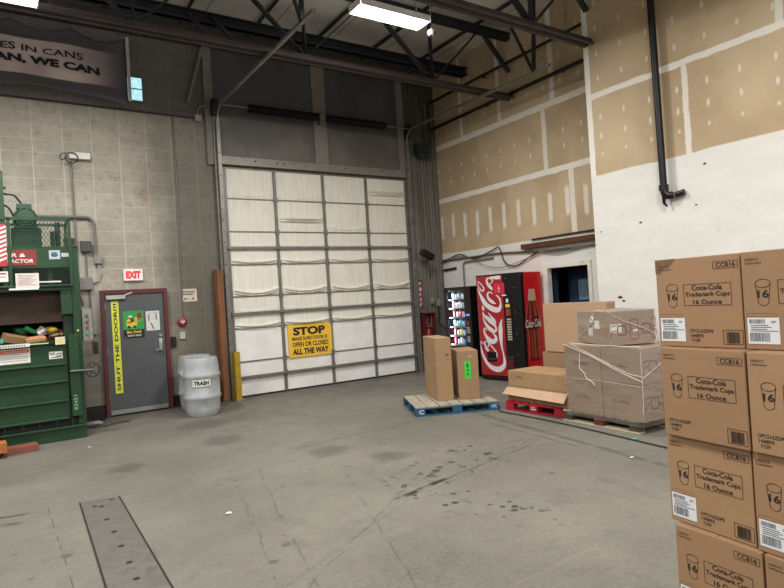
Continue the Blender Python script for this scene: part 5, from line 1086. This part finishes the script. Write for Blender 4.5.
# cup cartons at the right edge of the photo
kc = [M('cup_kraft_a', '9b7959', .75, 0, .05, 3, bump=.06), M('cup_kraft_b', '977657', .75, 0, .05, 3, bump=.06), M('cup_kraft_c', '9f7e5d', .75, 0, .05, 3, bump=.06)]
ink = M('carton_ink', '2a211a', .7)
def barcode(mb, u0, v0, u1, v1, seed):
    q = random.Random(seed); u = u0
    while u < u1-.002:
        wd = q.choice((.0012, .002, .003)); mb.rect(u, v0, min(u+wd, u1), v1, .0024); u += wd+q.choice((.0012, .002))
def cup_carton(label, loc, rz, w, m, lab, seed, torn=False):
    h, d = .418, .5
    t = carton(label, loc, rz, w, d, h, m, 'cup cartons in the stack at the right', name='cup_carton')
    mb = MB().frame(); T = lambda s_, a, b, c_, e_, bo=.01: mb.text(s_, a*w, b*h, c_*w, e_*h, .0012, bo)
    T('1000/CS', .04, .905, .17, .93, .0); T('Deltaware', .04, .87, .2, .895, .0)
    mb.outline(.70*w, .85*h, .975*w, .93*h, .0022); T('CCB16', .735, .865, .945, .917, .025)
    mb.outline(.34*w, .46*h, .89*w, .70*h, .0022)
    T('Coca-Cola', .44, .63, .79, .688, .022); T('Trademark Cups', .36, .547, .87, .612, .022); T('16 Ounce', .45, .474, .78, .528, .022)
    cu_, cv = .2*w, .67*h
    mb.ell(cu_, cv, .072*w, .042*h, .0012, 22, .0024); mb.poly([(cu_-.072*w, cv), (cu_-.048*w, cv-.2*h), (cu_-.02*w, cv-.222*h), (cu_+.02*w, cv-.222*h), (cu_+.048*w, cv-.2*h), (cu_+.072*w, cv)], .0022)
    T('16', .145, .525, .255, .605, .03)
    b0 = 0 if lab else -.32
    T('CPC516ZDPE', .385+b0, .163, .665+b0, .2, .015); T('144893', .395+b0, .11, .545+b0, .147, .015); T('7159', .41+b0, .06, .505+b0, .097, .015)
    mb.outline(.77*w, .04*h, .985*w, .195*h, .0022); barcode(mb, .805*w, .055*h, .95*w, .175*h, seed)
    mb.build('printed_graphics', ink, t)
    if lab:
        mb = MB().frame(); mb.outline(.03*w, .335*h, .31*w, .37*h, .001, .001); mb.build('label_outline', M('ink_brown'), t)
        mb = MB().frame(); mb.box((.03*w, .06*h, .0), (.335*w, .325*h, .002)); lb = mb.build('shipping_label', M('label_white', 'd9dde0', .55, 0, .02), t)
        mb = MB().frame(); barcode(mb, .05*w, .265*h, .2*w, .31*h, seed+1); barcode(mb, .05*w, .085*h, .24*w, .175*h, seed+2)
        for i, (a, b) in enumerate(((.245, .17), (.225, .2), (.205, .16), (.187, .26))): mb.rect(.06*w, a*h, (.06+b)*w, (a+.008)*h, .0024)
        mb.rect(.26*w, .285*h, .31*w, .292*h, .0024); mb.rect(.26*w, .27*h, .3*w, .277*h, .0024)
        mb.build('label_print', M('ink_grey', '3b3f44', .7), lb)
    if torn:
        mb = MB().frame(); mb.mesh([(.0, h, .0009), (.0, .84*h, .0009), (.06*w, .83*h, .0009), (.1*w, .89*h, .0009), (.2*w, .93*h, .0009), (.27*w, h, .0009)], [(0, 1, 2, 3, 4, 5)]); mb.build('damp_corner', M('kraft_damp', '75573a', .7, 0, .1, 20), t)
    return t
cs = [((2.650, 1.682), -89.5, .395), ((2.610, 1.660), -96.5, .41), ((2.640, 1.675), -96, .41), ((2.60, 1.635), -94.5, .4)]
rown = ['top', 'second', 'third', 'bottom']
for i, ((x, y), a, w_) in enumerate(cs):
    z = 1.807-.42*(i+1); a = R(a)
    cup_carton('16 ounce cup carton, far column, %s of its four' % rown[i], (x, y, z), a, w_, kc[i % 3], i in (0, 2, 3), 31+i, i == 0)
    w2 = .405; gp = .01; x2, y2 = x+(w_+gp)*cos(a)-[.015, .0, .01, .0][i], y+(w_+gp)*sin(a)
    cup_carton('16 ounce cup carton, near column, %s of its four' % rown[i], (x2, y2, z-[0, .0, .0, .0][i]), a+R([0, 1, 1, 0][i]), w2, kc[(i+1) % 3], i in (0, 2), 51+i)

# ---------------------------------------------------------------- things on the floor
t = thing('trench_cover', 'long steel cover plate let into the concrete floor', 'floor plate', (.6, 5, 0))
pts = [(.455, 6.12), (.765, 6.06), (.74, 2.6), (.40, 2.6)]
mb = MB(); mb.mesh([(x, y, .006) for x, y in pts]+[(x, y, 0) for x, y in pts], [(3, 2, 1, 0), (0, 1, 5, 4), (1, 2, 6, 5), (2, 3, 7, 6), (3, 0, 4, 7)]); mb.build('cover_plate', M('plate_steel', '615e57', .6, .1, .2, 5, grime=.75, gcol='38352f'), t, world=True)
mb = MB(); mb.bar((.45, 6.12, .003), (.395, 2.6, .003), .012, .012); mb.bar((.77, 6.06, .003), (.745, 2.6, .003), .012, .012); mb.build('edge_gap', M('seam_black', '1f1d1a', .9), t, world=True)
mb = MB()
for (x, y) in ((.6, 5.85), (.59, 5.45), (.6, 5.1), (.6, 4.75), (.6, 4.4), (.595, 4.1), (.55, 5.9), (.7, 6.0)): mb.lathe([(.022, .0), (.022, .002), (.001, .002)], 10, (x, y, .006))
mb.build('bolt_hole', M('seam_black'), t, world=True)
pipe(smooth([(6.15, 7.35, .012), (6.3, 7.1, .012), (6.1, 6.75, .012), (6.0, 6.45, .012), (5.74, 6.15, .012), (5.72, 5.7, .012), (5.7, 5.2, .012), (5.66, 4.7, .012), (5.6, 4.2, .012), (5.5, 3.4, .012)]), .008, 'black cord on the floor running in front of the red and the wooden pallet', M('cable_black'), 'power_cord', 'cord')
for i, (x, y, s, lab) in enumerate(((1.43, 4.86, .02, 'crumpled white scrap on the open floor left of centre'), (5.0, 3.55, .018, 'white scrap of paper on the floor before the wrapped cartons'), (.78, 8.6, .018, 'tiny white scrap on the floor before the baler'), (5.62, 3.95, .03, 'small green scrap on the floor beside the cup carton stack'))):
    crumple('paper_scrap', (x, y, .006+s*.12), s, (1.5, 1, .35), M('litter_green', '5c9c7c', .6) if i == 3 else M('litter_white', 'cfcabd', .6), lab, 'litter', 40+i)
